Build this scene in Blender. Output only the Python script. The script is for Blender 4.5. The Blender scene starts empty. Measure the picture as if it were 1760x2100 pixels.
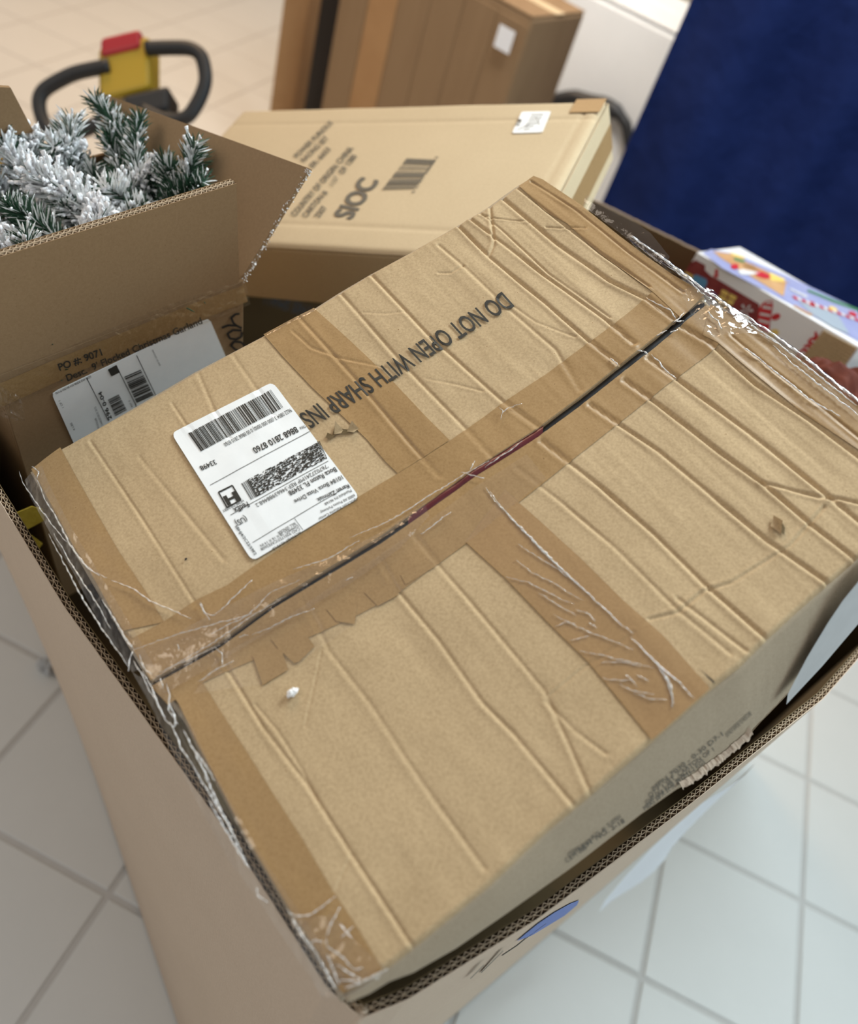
import bpy, bmesh, math, random
import numpy as np
from mathutils import Vector, Matrix, noise as mnoise
random.seed(7)
rng = np.random.default_rng(7)
S = bpy.context.scene
COL = S.collection

# ------------------------------------------------------------------ camera
HC, FPX, CX, CY = 1.6, 1700.0, 880.0, 1050.0
R = np.array([[0.92927068, 0.36939952, 0.0],
              [0.25871698, -0.65083491, 0.71377828],
              [0.26366936, -0.66329323, -0.70037173]])     # photo axes (right, down, forward) -> world
CAM = np.array([0, 0, HC])
cd = bpy.data.cameras.new('camera')
cam = bpy.data.objects.new('camera', cd)
COL.objects.link(cam)
rot = Matrix(((R[0][0], -R[0][1], -R[0][2]), (R[1][0], -R[1][1], -R[1][2]), (R[2][0], -R[2][1], -R[2][2])))
cam.matrix_world = Matrix.Translation((0, 0, HC)) @ rot.to_4x4()
cd.sensor_fit = 'HORIZONTAL'
cd.sensor_width = 36.0
cd.lens = 36.0 * FPX / 1760.0
cd.clip_start = 0.02
cd.clip_end = 60
cd.dof.use_dof = True
cd.dof.focus_distance = 0.80
cd.dof.aperture_fstop = 3.6
S.camera = cam

# ------------------------------------------------------------------ world, lamps, exposure
S.view_settings.view_transform = 'Standard'
S.view_settings.look = 'None'
S.view_settings.gamma = 1.0
S.view_settings.use_curve_mapping = False
S.view_settings.exposure = 0.0
W = bpy.data.worlds.new('world')
S.world = W
W.use_nodes = True
W.node_tree.nodes['Background'].inputs[0].default_value = (0.95, 0.97, 1.0, 1)
W.node_tree.nodes['Background'].inputs[1].default_value = 0.36


def area(name, loc, target, sx, sy, power, col, spread=180):
    ld = bpy.data.lights.new(name, 'AREA')
    ld.shape = 'RECTANGLE'
    ld.size, ld.size_y, ld.energy, ld.color = sx, sy, power, col
    ld.spread = math.radians(spread)
    o = bpy.data.objects.new(name, ld)
    o.location = loc
    o.rotation_euler = (Vector(target) - Vector(loc)).to_track_quat('-Z', 'Y').to_euler()
    COL.objects.link(o)
    return o


area('ceiling_lamp_right', (0.85, 2.1, 2.95), (0.22, 0.75, 1.0), 1.3, 0.7, 16.5, (0.88, 1.0, 1.04), 75)
area('ceiling_lamp_left', (-2.0, 3.4, 3.2), (-1.6, 3.4, 0.0), 2.0, 1.6, 88, (1.0, 0.68, 0.40))
area('ceiling_lamp_near', (-2.0, -0.3, 2.7), (-0.3, 0.5, 0.7), 1.4, 0.8, 13, (1.0, 0.86, 0.70))
area('added_fill_far', (0.1, 1.9, 3.25), (0.6, 3.5, 0.7), 1.0, 0.6, 28, (1.0, 0.99, 0.95), 85)  # added lamp, aimed at the white carton to brighten it
area('added_fill_front', (1.7, -0.5, 2.95), (-0.35, 0.65, 0.95), 1.0, 0.6, 0.8, (0.97, 0.98, 1.0), 60)  # weak extra lamp added to lift the open carton's front and label
area('daylight_window', (3.4, 0.6, 2.3), (1.0, 0.9, 0.0), 2.2, 2.0, 40, (0.70, 0.93, 1.0))


# ------------------------------------------------------------------ helpers: naming and meshes
def tag(o, label=None, cat=None, group=None, kind=None):
    for k, v in (('label', label), ('category', cat), ('group', group), ('kind', kind)):
        if v:
            o[k] = v
    return o


def empty(name, loc=(0, 0, 0)):
    o = bpy.data.objects.new(name, None)
    o.location = loc
    o.empty_display_size = 0.05
    COL.objects.link(o)
    return o


def meshobj(name, verts, faces, mat, parent=None, smooth=False, uvs=None):
    me = bpy.data.meshes.new(name)
    me.from_pydata([tuple(map(float, v)) for v in verts], [], faces)
    me.update()
    if smooth:
        me.polygons.foreach_set('use_smooth', [True] * len(me.polygons))
    me.materials.append(mat)
    o = bpy.data.objects.new(name, me)
    COL.objects.link(o)
    if parent is not None:
        setparent(o, parent)
    return o


def setparent(o, parent):
    """vertices are written in world space: keep them there under a parent that is moved"""
    o.parent = parent
    w = Matrix.Identity(4)
    p = parent
    while p is not None:
        w = Matrix.Translation(p.location) @ w if p.parent is None else w
        p = p.parent
    o.matrix_parent_inverse = w.inverted() if parent.parent is None else Matrix.Identity(4)


class MB:
    """collects shapes for one mesh"""
    def __init__(s):
        s.v, s.f = [], []

    def add(s, verts, faces):
        n = len(s.v)
        s.v += [tuple(map(float, v)) for v in verts]
        s.f += [tuple(i + n for i in f) for f in faces]

    def box(s, o, a, b, c):
        o, a, b, c = (np.array(x, float) for x in (o, a, b, c))
        P = [o, o + a, o + a + b, o + b, o + c, o + a + c, o + a + b + c, o + b + c]
        F = [(0, 3, 2, 1), (4, 5, 6, 7), (0, 1, 5, 4), (1, 2, 6, 5), (2, 3, 7, 6), (3, 0, 4, 7)]
        if np.dot(np.cross(a, b), c) < 0:
            F = [f[::-1] for f in F]
        s.add(P, F)

    def grid(s, G, flip=False):
        n, m = G.shape[:2]
        F = []
        for i in range(n - 1):
            for j in range(m - 1):
                q = (i * m + j, (i + 1) * m + j, (i + 1) * m + j + 1, i * m + j + 1)
                F.append(q[::-1] if flip else q)
        s.add(G.reshape(-1, 3), F)

    def tube(s, pts, rad, seg=8, closed=False):
        pts = [Vector(p) for p in pts]
        n = len(pts)
        rads = rad if isinstance(rad, (list, tuple)) else [rad] * n
        up = None
        V = []
        for i, p in enumerate(pts):
            a = pts[i - 1] if (i > 0 or closed) else p
            b = pts[(i + 1) % n] if (i < n - 1 or closed) else p
            t = (b - a).normalized()
            if up is None:
                up = t.orthogonal().normalized()
            up = (up - t * up.dot(t))
            up = up.normalized() if up.length > 1e-6 else t.orthogonal().normalized()
            w = t.cross(up)
            for k in range(seg):
                an = 2 * math.pi * k / seg
                V.append(p + (up * math.cos(an) + w * math.sin(an)) * rads[i])
        F = []
        for i in range(n if closed else n - 1):
            for k in range(seg):
                a, b = i * seg + k, i * seg + (k + 1) % seg
                c, d = ((i + 1) % n) * seg + (k + 1) % seg, ((i + 1) % n) * seg + k
                F.append((a, b, c, d))
        if not closed:
            F.append(tuple(range(seg))[::-1])
            F.append(tuple((n - 1) * seg + k for k in range(seg)))
        s.add(V, F)

    def build(s, name, mat, parent=None, smooth=False):
        return meshobj(name, s.v, s.f, mat, parent, smooth)


def bevel(o, w, seg=2):
    m = o.modifiers.new('bevel', 'BEVEL')
    m.width, m.segments, m.limit_method = w, seg, 'ANGLE'
    return o


# ------------------------------------------------------------------ helpers: sight lines on to real planes
def ray(px, py):
    d = np.stack([(np.asarray(px, float) - CX) / FPX, (np.asarray(py, float) - CY) / FPX, np.ones_like(np.asarray(px, float))], -1)
    return d @ R.T


def onplane(px, py, o, n):
    d = ray(px, py)
    k = np.dot(np.asarray(o) - CAM, n) / (d @ n)
    return CAM + d * k[..., None]


def atdepth(px, py, z):
    return CAM + ray(px, py) * np.asarray(z)[..., None]


def plane_surf(o, n, off=0.0006):
    o, n = np.array(o, float), np.array(n, float)
    n = n / np.linalg.norm(n)
    if np.dot(CAM - o, n) < 0:
        n = -n
    return lambda px, py, e=0.0: onplane(px, py, o, n) + n * (off + e)


def resample(P, n):
    P = np.asarray(P, float)
    d = np.r_[0, np.cumsum(np.linalg.norm(np.diff(P, axis=0), axis=1))]
    t = np.linspace(0, d[-1], n)
    return np.stack([np.interp(t, d, P[:, k]) for k in range(P.shape[1])], 1)


def lattice(x, y, seed):
    r = np.random.default_rng(seed).random((64, 64))
    xi, yi = np.floor(x).astype(int), np.floor(y).astype(int)
    fx, fy = x - xi, y - yi
    fx, fy = fx * fx * (3 - 2 * fx), fy * fy * (3 - 2 * fy)
    g = lambda i, j: r[i % 64, j % 64]
    return (g(xi, yi) * (1 - fx) + g(xi + 1, yi) * fx) * (1 - fy) + (g(xi, yi + 1) * (1 - fx) + g(xi + 1, yi + 1) * fx) * fy - 0.5


# ------------------------------------------------------------------ materials
def mat_new(name):
    m = bpy.data.materials.new(name)
    m.use_nodes = True
    return m, m.node_tree, m.node_tree.nodes['Principled BSDF']


def plain(name, col, rough=0.6, metal=0.0, coat=0.0, spec=0.5):
    m, t, b = mat_new(name)
    b.inputs['Base Color'].default_value = (*col, 1)
    b.inputs['Roughness'].default_value = rough
    b.inputs['Metallic'].default_value = metal
    b.inputs['Coat Weight'].default_value = coat
    b.inputs['Specular IOR Level'].default_value = spec
    return m


def noisy(name, c1, c2, scale, rough=0.85, bump=0.15, specks=None, stretch=(1, 1, 1), coat=0.0, bscale=None, spec=0.25, coarse=0.5, bdist=0.0006):
    """two-tone fibre grain with optional dark flecks"""
    m, t, b = mat_new(name)
    N, L = t.nodes, t.links
    tc = N.new('ShaderNodeTexCoord')
    mp = N.new('ShaderNodeMapping')
    mp.inputs['Scale'].default_value = stretch
    L.new(tc.outputs['Object'], mp.inputs[0])
    n1 = N.new('ShaderNodeTexNoise')
    n1.inputs['Scale'].default_value = scale
    n1.inputs['Detail'].default_value = 6
    n1.inputs['Roughness'].default_value = 0.7
    L.new(mp.outputs[0], n1.inputs['Vector'])
    n2 = N.new('ShaderNodeTexNoise')
    n2.inputs['Scale'].default_value = scale * 0.03
    n2.inputs['Detail'].default_value = 3
    L.new(mp.outputs[0], n2.inputs['Vector'])
    mx = N.new('ShaderNodeMix')
    mx.data_type = 'FLOAT'
    mx.inputs[0].default_value = coarse * 0.6
    L.new(n1.outputs['Fac'], mx.inputs[2])
    L.new(n2.outputs['Fac'], mx.inputs[3])
    cr = N.new('ShaderNodeValToRGB')
    cr.color_ramp.elements[0].position, cr.color_ramp.elements[1].position = 0.32, 0.68
    cr.color_ramp.elements[0].color, cr.color_ramp.elements[1].color = (*c1, 1), (*c2, 1)
    L.new(mx.outputs[0], cr.inputs[0])
    out = cr.outputs[0]
    if specks:
        n3 = N.new('ShaderNodeTexNoise')
        n3.inputs['Scale'].default_value = 420
        n3.inputs['Detail'].default_value = 2
        L.new(tc.outputs['Object'], n3.inputs['Vector'])
        r3 = N.new('ShaderNodeValToRGB')
        r3.color_ramp.elements[0].position, r3.color_ramp.elements[1].position = 0.70, 0.78
        L.new(n3.outputs['Fac'], r3.inputs[0])
        m3 = N.new('ShaderNodeMix')
        m3.data_type = 'RGBA'
        L.new(r3.outputs[0], m3.inputs[0])
        L.new(out, m3.inputs[6])
        m3.inputs[7].default_value = (*specks, 1)
        out = m3.outputs[2]
    L.new(out, b.inputs['Base Color'])
    b.inputs['Roughness'].default_value = rough
    b.inputs['Coat Weight'].default_value = coat
    b.inputs['Coat Roughness'].default_value = 0.12
    b.inputs['Specular IOR Level'].default_value = spec
    if bump:
        bp = N.new('ShaderNodeBump')
        bp.inputs['Strength'].default_value = bump
        bp.inputs['Distance'].default_value = bdist
        if bscale:
            n4 = N.new('ShaderNodeTexNoise')
            n4.inputs['Scale'].default_value = bscale
            n4.inputs['Detail'].default_value = 4
            L.new(mp.outputs[0], n4.inputs['Vector'])
            L.new(n4.outputs['Fac'], bp.inputs['Height'])
        else:
            L.new(n1.outputs['Fac'], bp.inputs['Height'])
        L.new(bp.outputs[0], b.inputs['Normal'])
    return m


def film_mat(name, tint, haze, rough, gloss=1.0, bscale=160, bstr=0.5):
    """clear plastic film: see-through, with mirror-like creases"""
    m = bpy.data.materials.new(name)
    m.use_nodes = True
    t = m.node_tree
    N, L = t.nodes, t.links
    N.clear()
    out = N.new('ShaderNodeOutputMaterial')
    tr = N.new('ShaderNodeBsdfTransparent')
    tr.inputs[0].default_value = (*tint, 1)
    gl = N.new('ShaderNodeBsdfGlossy')
    gl.inputs['Roughness'].default_value = rough
    gl.inputs[0].default_value = (0.95, 0.95, 0.95, 1)
    df = N.new('ShaderNodeBsdfDiffuse')
    df.inputs[0].default_value = (0.86, 0.85, 0.83, 1)
    fr = N.new('ShaderNodeFresnel')
    ge = N.new('ShaderNodeNewGeometry')          # same reflectance from either side of the thin sheet
    io = N.new('ShaderNodeMapRange')
    io.inputs[3].default_value, io.inputs[4].default_value = 1.5, 1 / 1.5
    L.new(ge.outputs['Backfacing'], io.inputs[0])
    L.new(io.outputs[0], fr.inputs[0])
    mu = N.new('ShaderNodeMath')
    mu.operation = 'MULTIPLY'
    mu.inputs[1].default_value = 1.7 * gloss
    L.new(fr.outputs[0], mu.inputs[0])
    tc = N.new('ShaderNodeTexCoord')
    nz = N.new('ShaderNodeTexNoise')
    nz.inputs['Scale'].default_value = bscale
    nz.inputs['Detail'].default_value = 3
    L.new(tc.outputs['Object'], nz.inputs['Vector'])
    bp = N.new('ShaderNodeBump')
    bp.inputs['Strength'].default_value = bstr
    bp.inputs['Distance'].default_value = 0.003
    L.new(nz.outputs['Fac'], bp.inputs['Height'])
    L.new(bp.outputs[0], gl.inputs['Normal'])
    L.new(bp.outputs[0], fr.inputs['Normal'])
    m1 = N.new('ShaderNodeMixShader')
    m1.inputs[0].default_value = haze
    L.new(tr.outputs[0], m1.inputs[1])
    L.new(df.outputs[0], m1.inputs[2])
    m2 = N.new('ShaderNodeMixShader')
    L.new(mu.outputs[0], m2.inputs[0])
    L.new(m1.outputs[0], m2.inputs[1])
    L.new(gl.outputs[0], m2.inputs[2])
    L.new(m2.outputs[0], out.inputs[0])
    return m


KR1, KR2 = (0.37, 0.262, 0.142), (0.56, 0.415, 0.245)
M_KRAFT = noisy('kraft_board', KR1, KR2, 420, specks=(0.25, 0.15, 0.06), bump=0.25, coarse=0.35)
M_KRAFT_SIDE_SHADE = noisy('kraft_board_side_shade', (0.36, 0.285, 0.195), (0.47, 0.38, 0.27), 420, specks=(0.25, 0.15, 0.06), bump=0.25, coarse=0.35)  # greyer copy of the kraft board; the sides' shade is in its colour
M_TAPE = noisy('packing_tape', (0.27, 0.160, 0.062), (0.385, 0.245, 0.11), 420, rough=0.42, bump=0.12, specks=(0.2, 0.11, 0.04), coarse=0.4, spec=0.35)
M_TAPE_WET = noisy('tape_stuck_shiny', (0.30, 0.172, 0.066), (0.41, 0.252, 0.11), 420, rough=0.28, bump=0.1, specks=(0.2, 0.11, 0.04), coat=0.2, spec=0.4)
M_BROWN = noisy('brown_board', (0.25, 0.158, 0.082), (0.30, 0.196, 0.104), 300, bump=0.15, specks=(0.2, 0.11, 0.05), coarse=0.3)
M_BROWN_LIT = noisy('brown_board_inside_lit', (0.31, 0.205, 0.112), (0.375, 0.25, 0.138), 300, bump=0.15, coarse=0.3)  # lighter copy of the brown board; extra light is put into its colour
M_TAN = noisy('tan_board', (0.50, 0.39, 0.245), (0.59, 0.47, 0.305), 380, bump=0.12, coarse=0.3)
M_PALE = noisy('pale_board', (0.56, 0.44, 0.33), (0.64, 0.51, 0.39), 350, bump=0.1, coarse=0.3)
M_PALE_SHADE = noisy('pale_board_inside_shade', (0.115, 0.080, 0.038), (0.15, 0.105, 0.05), 300, bump=0.1, coarse=0.3)  # inside colour darkened to carry the shade within the pallet box
M_FLUTE = noisy('flute_paper', (0.40, 0.30, 0.20), (0.55, 0.43, 0.30), 250, bump=0.0)
M_FLUTE_SHADE = plain('flute_gap_shade', (0.03, 0.022, 0.014), 0.95)  # near-black colour stands for the shade between flutes
M_INK = noisy('black_ink', (0.022, 0.022, 0.02), (0.05, 0.048, 0.04), 500, rough=0.6, bump=0.0)
M_INK_FADED = plain('grey_ink', (0.12, 0.105, 0.08), 0.8)
M_MARKER = plain('marker_ink', (0.012, 0.012, 0.014), 0.5)
M_LABEL = noisy('label_paper', (0.82, 0.855, 0.865), (0.88, 0.905, 0.91), 60, rough=0.55, bump=0.05, coarse=0.6)
M_FILM = film_mat('clear_film', (0.985, 0.98, 0.97), 0.01, 0.08, 0.8, 130, 0.35)
M_FILM_SOFT = film_mat('clear_tape_film', (0.98, 0.975, 0.96), 0.02, 0.25, 0.25, 60, 0.2)
M_GLINT = film_mat('film_crease_glint', (0.97, 0.97, 0.97), 0.42, 0.12, 2.6, 300, 0.3)  # white haze and strong gloss imitate glints on creased film
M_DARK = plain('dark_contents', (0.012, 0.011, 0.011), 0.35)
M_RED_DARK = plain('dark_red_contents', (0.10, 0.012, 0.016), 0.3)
M_GOLD = noisy('gold_tape', (0.42, 0.27, 0.03), (0.60, 0.42, 0.06), 90, rough=0.25, bump=0.4, bscale=60, coat=0.4, spec=0.5)
M_WHITE = plain('white_paper', (0.80, 0.82, 0.86), 0.6)
M_GREYBAG = noisy('grey_white_plastic', (0.46, 0.47, 0.47), (0.56, 0.57, 0.57), 20, rough=0.4, bump=0.1)
M_BLUE = plain('blue_ink', (0.13, 0.20, 0.50), 0.7)
M_FOAM = noisy('white_foam', (0.85, 0.85, 0.84), (0.93, 0.93, 0.92), 300, rough=0.9)

# ------------------------------------------------------------------ floor of square tiles
TS = 0.317
TANG = math.radians(-6.5)
TO = np.array([0.708, 0.660])
TU = np.array([math.cos(TANG), math.sin(TANG)]) * TS
TV = np.array([-math.sin(TANG), math.cos(TANG)]) * TS
M_TILE = noisy('floor_tile_glaze', (0.66, 0.665, 0.64), (0.71, 0.71, 0.685), 9, rough=0.38, bump=0.05, spec=0.4, coarse=1.0)
M_GROUT = noisy('grout', (0.53, 0.52, 0.50), (0.58, 0.565, 0.54), 60, rough=0.9)
mb = MB()
mb.box((-6, -2, -0.06), (12, 0, 0), (0, 10, 0), (0, 0, 0.057))
floor = tag(mb.build('floor', M_GROUT), 'pale tiled floor around the big carton', None, None, 'structure')


def project(P):
    c = (np.asarray(P, float) - CAM) @ R
    return c[..., 0] / c[..., 2] * FPX + CX, c[..., 1] / c[..., 2] * FPX + CY, c[..., 2]


g = 0.007
tm = MB()
h = TS / 2 - g * .8
tm.add([(-h, -h, -0.003), (h, -h, -0.003), (h, h, -0.003), (-h, h, -0.003), (-h, -h, -0.0015), (h, -h, -0.0015), (h, h, -0.0015), (-h, h, -0.0015),
        (-h + .002, -h + .002, 0), (h - .002, -h + .002, 0), (h - .002, h - .002, 0), (-h + .002, h - .002, 0)],
       [(0, 1, 5, 4), (1, 2, 6, 5), (2, 3, 7, 6), (3, 0, 4, 7), (4, 5, 9, 8), (5, 6, 10, 9), (6, 7, 11, 10), (7, 4, 8, 11), (8, 9, 10, 11)])
tile_me = None
seen, rest = [], []
for i in range(-18, 16):
    for j in range(-8, 24):
        c = TO + TU * (i + .5) + TV * (j + .5)
        if not (-5.9 < c[0] < 5.9 and -1.9 < c[1] < 7.6):
            continue
        x, y, z = project((c[0], c[1], 0))
        inside = z > 0.3 and -160 < x < 1920 and -160 < y < 2260
        hid = (x > 560 and y < 1500) or (x > 300 and y > 260 and y < 1300)     # behind the cartons
        (seen if inside and not hid else rest).append((z, c))
seen.sort(key=lambda q: q[0])
rest += seen[290:]
for z, c in seen[:290]:
    if tile_me is None:
        o = tm.build('floor_tile', M_TILE, floor)
        tile_me = o.data
    else:
        o = bpy.data.objects.new('floor_tile', tile_me)
        COL.objects.link(o)
        o.parent = floor
    o.location = (c[0], c[1], 0)
    o.rotation_euler = (0, 0, TANG)
rb = MB()
ca, sa = math.cos(TANG), math.sin(TANG)
for z, c in rest:
    rb.add([(c[0] + v[0] * ca - v[1] * sa, c[1] + v[0] * sa + v[1] * ca, v[2]) for v in tm.v], tm.f)
tag(rb.build('floor_tiles', M_TILE, floor), kind='stuff')
M_WALL = noisy('beige_wall_paint', (0.66, 0.58, 0.48), (0.70, 0.62, 0.52), 8, bump=0.03)
mb = MB()
mb.box((-6, 7.9, -0.06), (12, 0, 0), (0, 0.15, 0), (0, 0, 3.6))
tag(mb.build('wall_back', M_WALL), 'plain beige wall far behind the cartons', None, None, 'structure')


# ------------------------------------------------------------------ print: lettering and bars laid on a surface
_fcache = {}


def glyphs(txt):
    if txt in _fcache:
        return _fcache[txt]
    cu = bpy.data.curves.new('t', 'FONT')
    cu.body = txt
    cu.fill_mode = 'FRONT'
    cu.resolution_u = 3
    ob = bpy.data.objects.new('t', cu)
    COL.objects.link(ob)
    bpy.context.view_layer.update()
    me = bpy.data.meshes.new_from_object(ob.evaluated_get(bpy.context.evaluated_depsgraph_get()))
    V = np.array([v.co[:2] for v in me.vertices]) if len(me.vertices) else np.zeros((0, 2))
    F = [tuple(p.vertices) for p in me.polygons]
    bpy.data.objects.remove(ob)
    bpy.data.curves.remove(cu)
    bpy.data.meshes.remove(me)
    _fcache[txt] = (V, F)
    return V, F


class Print:
    def __init__(s, surf):
        s.surf, s.m = surf, MB()

    def text(s, txt, b0, b1, hv, bold=0.0, e=0.0):
        """b0, b1: where the base line starts and ends; hv: from the base line to the top of a capital"""
        V, F = glyphs(txt)
        if not len(V):
            return
        x0, x1 = V[:, 0].min(), V[:, 0].max()
        b0, b1, hv = (np.array(q, float) for q in (b0, b1, hv))
        offs = [(0, 0)]
        if bold:
            w = x1 - x0
            offs = [(-bold, -bold), (bold, bold), (bold, -bold), (-bold, bold)]
        for k, (ox, oy) in enumerate(offs):
            t = (V[:, 0] - x0 + ox) / (x1 - x0)
            y = (V[:, 1] + oy) / 0.72
            P = b0 + np.outer(t, b1 - b0) + np.outer(y, hv)
            s.m.add(s.surf(P[:, 0], P[:, 1], e + k * 0.00003), F)

    def poly(s, pts, e=0.0):
        P = np.array(pts, float)
        s.m.add(s.surf(P[:, 0], P[:, 1], e), [tuple(range(len(P)))])

    def line(s, a, b, w, e=0.0):
        a, b = np.array(a, float), np.array(b, float)
        n = np.array([-(b - a)[1], (b - a)[0]])
        n = n / np.linalg.norm(n) * w / 2
        k = max(2, int(np.linalg.norm(b - a) / 25) + 1)
        for i in range(k):
            p, q = a + (b - a) * i / k, a + (b - a) * (i + 1) / k
            s.poly([p - n, q - n, q + n, p + n], e)

    def stroke(s, pts, w, e=0.0):
        P = resample(pts, max(6, len(pts) * 5))
        T = np.gradient(P, axis=0)
        T /= np.linalg.norm(T, axis=1)[:, None]
        n = np.stack([-T[:, 1], T[:, 0]], 1) * w / 2
        A, B = P - n, P + n
        Q = np.concatenate([A, B])
        k = len(P)
        s.m.add(s.surf(Q[:, 0], Q[:, 1], e), [(i, i + 1, k + i + 1, k + i) for i in range(k - 1)])

    def bars(s, q, n, seed=1, fill=0.5, e=0.0):
        """q: quad a,b,c,d; bars run from side a-b to side d-c"""
        r = random.Random(seed)
        q = [np.array(p, float) for p in q]
        t = 0.0
        ws = []
        while len(ws) < n:
            ws.append((r.choice([1, 1, 2, 3, 4]), r.choice([1, 1, 2, 3])))
        tot = sum(a + b for a, b in ws)
        for a, b in ws:
            t0, t1 = t / tot, (t + a) / tot
            s.poly([q[0] + (q[1] - q[0]) * t0, q[0] + (q[1] - q[0]) * t1, q[3] + (q[2] - q[3]) * t1, q[3] + (q[2] - q[3]) * t0], e)
            t += a + b

    def speckle(s, q, nx, ny, seed=3, e=0.0):
        r = random.Random(seed)
        q = [np.array(p, float) for p in q]
        f = lambda a, b: (q[0] * (1 - a) + q[1] * a) * (1 - b) + (q[3] * (1 - a) + q[2] * a) * b
        for j in range(ny):
            i = 0
            while i < nx:
                w = r.choice([1, 1, 1, 2, 3])
                if r.random() < 0.55:
                    a0, a1, b0, b1 = i / nx, min(1, (i + w) / nx), j / ny, (j + 1) / ny
                    s.poly([f(a0, b0), f(a1, b0), f(a1, b1), f(a0, b1)], e)
                i += w

    def build(s, name, mat, parent):
        o = s.m.build(name, mat, parent)
        if name.startswith(('printed', 'sticker_text', 'marker')):
            o['kind'] = 'stuff'                 # separate strokes and letters, too small to pick apart
        return o


def crop(ox, oy, k):
    return lambda x, y: (ox + x * k, oy + y * k)


def sticker(surf, quad, rad, mat, name, parent, thick=0.0004, n=14, wob=0.0):
    """paper label with rounded corners and a little thickness; quad in order round the label"""
    q = [np.array(p, float) for p in quad]
    f = lambda a, b: (q[0] * (1 - a) + q[1] * a) * (1 - b) + (q[3] * (1 - a) + q[2] * a) * b
    out = []
    for (cx, cy, a0) in ((rad, rad, 180), (1 - rad, rad, 270), (1 - rad, 1 - rad, 0), (rad, 1 - rad, 90)):
        for k in range(5):
            an = math.radians(a0 + 22.5 * k)
            out.append((cx + rad * math.cos(an), cy + rad * math.sin(an)))
    # interior grid so that it follows the board underneath
    V, F = [], []
    us = np.linspace(0, 1, n)
    for b in us:
        for a in us:
            aa, bb = a, b
            # pull the corners in to round them
            for (cx, cy) in ((0, 0), (1, 0), (1, 1), (0, 1)):
                kx, ky = (rad if cx == 0 else 1 - rad), (rad if cy == 0 else 1 - rad)
                dx, dy = aa - kx, bb - ky
                if (dx < 0) == (cx == 0) and (dy < 0) == (cy == 0) and math.hypot(dx, dy) > rad:
                    l = math.hypot(dx, dy)
                    aa, bb = kx + dx / l * rad, ky + dy / l * rad
            V.append(f(aa, bb))
    V = np.array(V)
    top = surf(V[:, 0], V[:, 1], thick)
    bot = surf(V[:, 0], V[:, 1], -0.0002)
    for j in range(n - 1):
        for i in range(n - 1):
            F.append((j * n + i, j * n + i + 1, (j + 1) * n + i + 1, (j + 1) * n + i))
    m = MB()
    m.add(top, F)
    ring = [i for i in range(n)] + [j * n + n - 1 for j in range(1, n)] + [(n - 1) * n + i for i in range(n - 2, -1, -1)] + [j * n for j in range(n - 2, 0, -1)]
    m.add(np.concatenate([top, bot]), [(ring[i], ring[(i + 1) % len(ring)], ring[(i + 1) % len(ring)] + n * n, ring[i] + n * n) for i in range(len(ring))])
    return m.build(name, mat, parent)


# ================================================================== THE LARGE CRUSHED CARTON
A0 = np.array([-0.3559, 0.4673, 1.0001])
B0 = np.array([-0.0429, 0.8990, 1.2462])
D0 = np.array([0.0590, 0.1623, 1.0078])
UX = (B0 - A0) / np.linalg.norm(B0 - A0)
VX = (D0 - A0) / np.linalg.norm(D0 - A0)
NX = np.cross(VX, UX)
NX /= np.linalg.norm(NX)
if NX[2] < 0:
    NX = -NX


def uv(px, py):
    P = onplane(px, py, A0, NX) - A0
    return P @ UX, P @ VX


def uvp(pts):
    P = np.array(pts, float)
    u, v = uv(P[:, 0], P[:, 1])
    return np.stack([u, v], 1)


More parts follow.
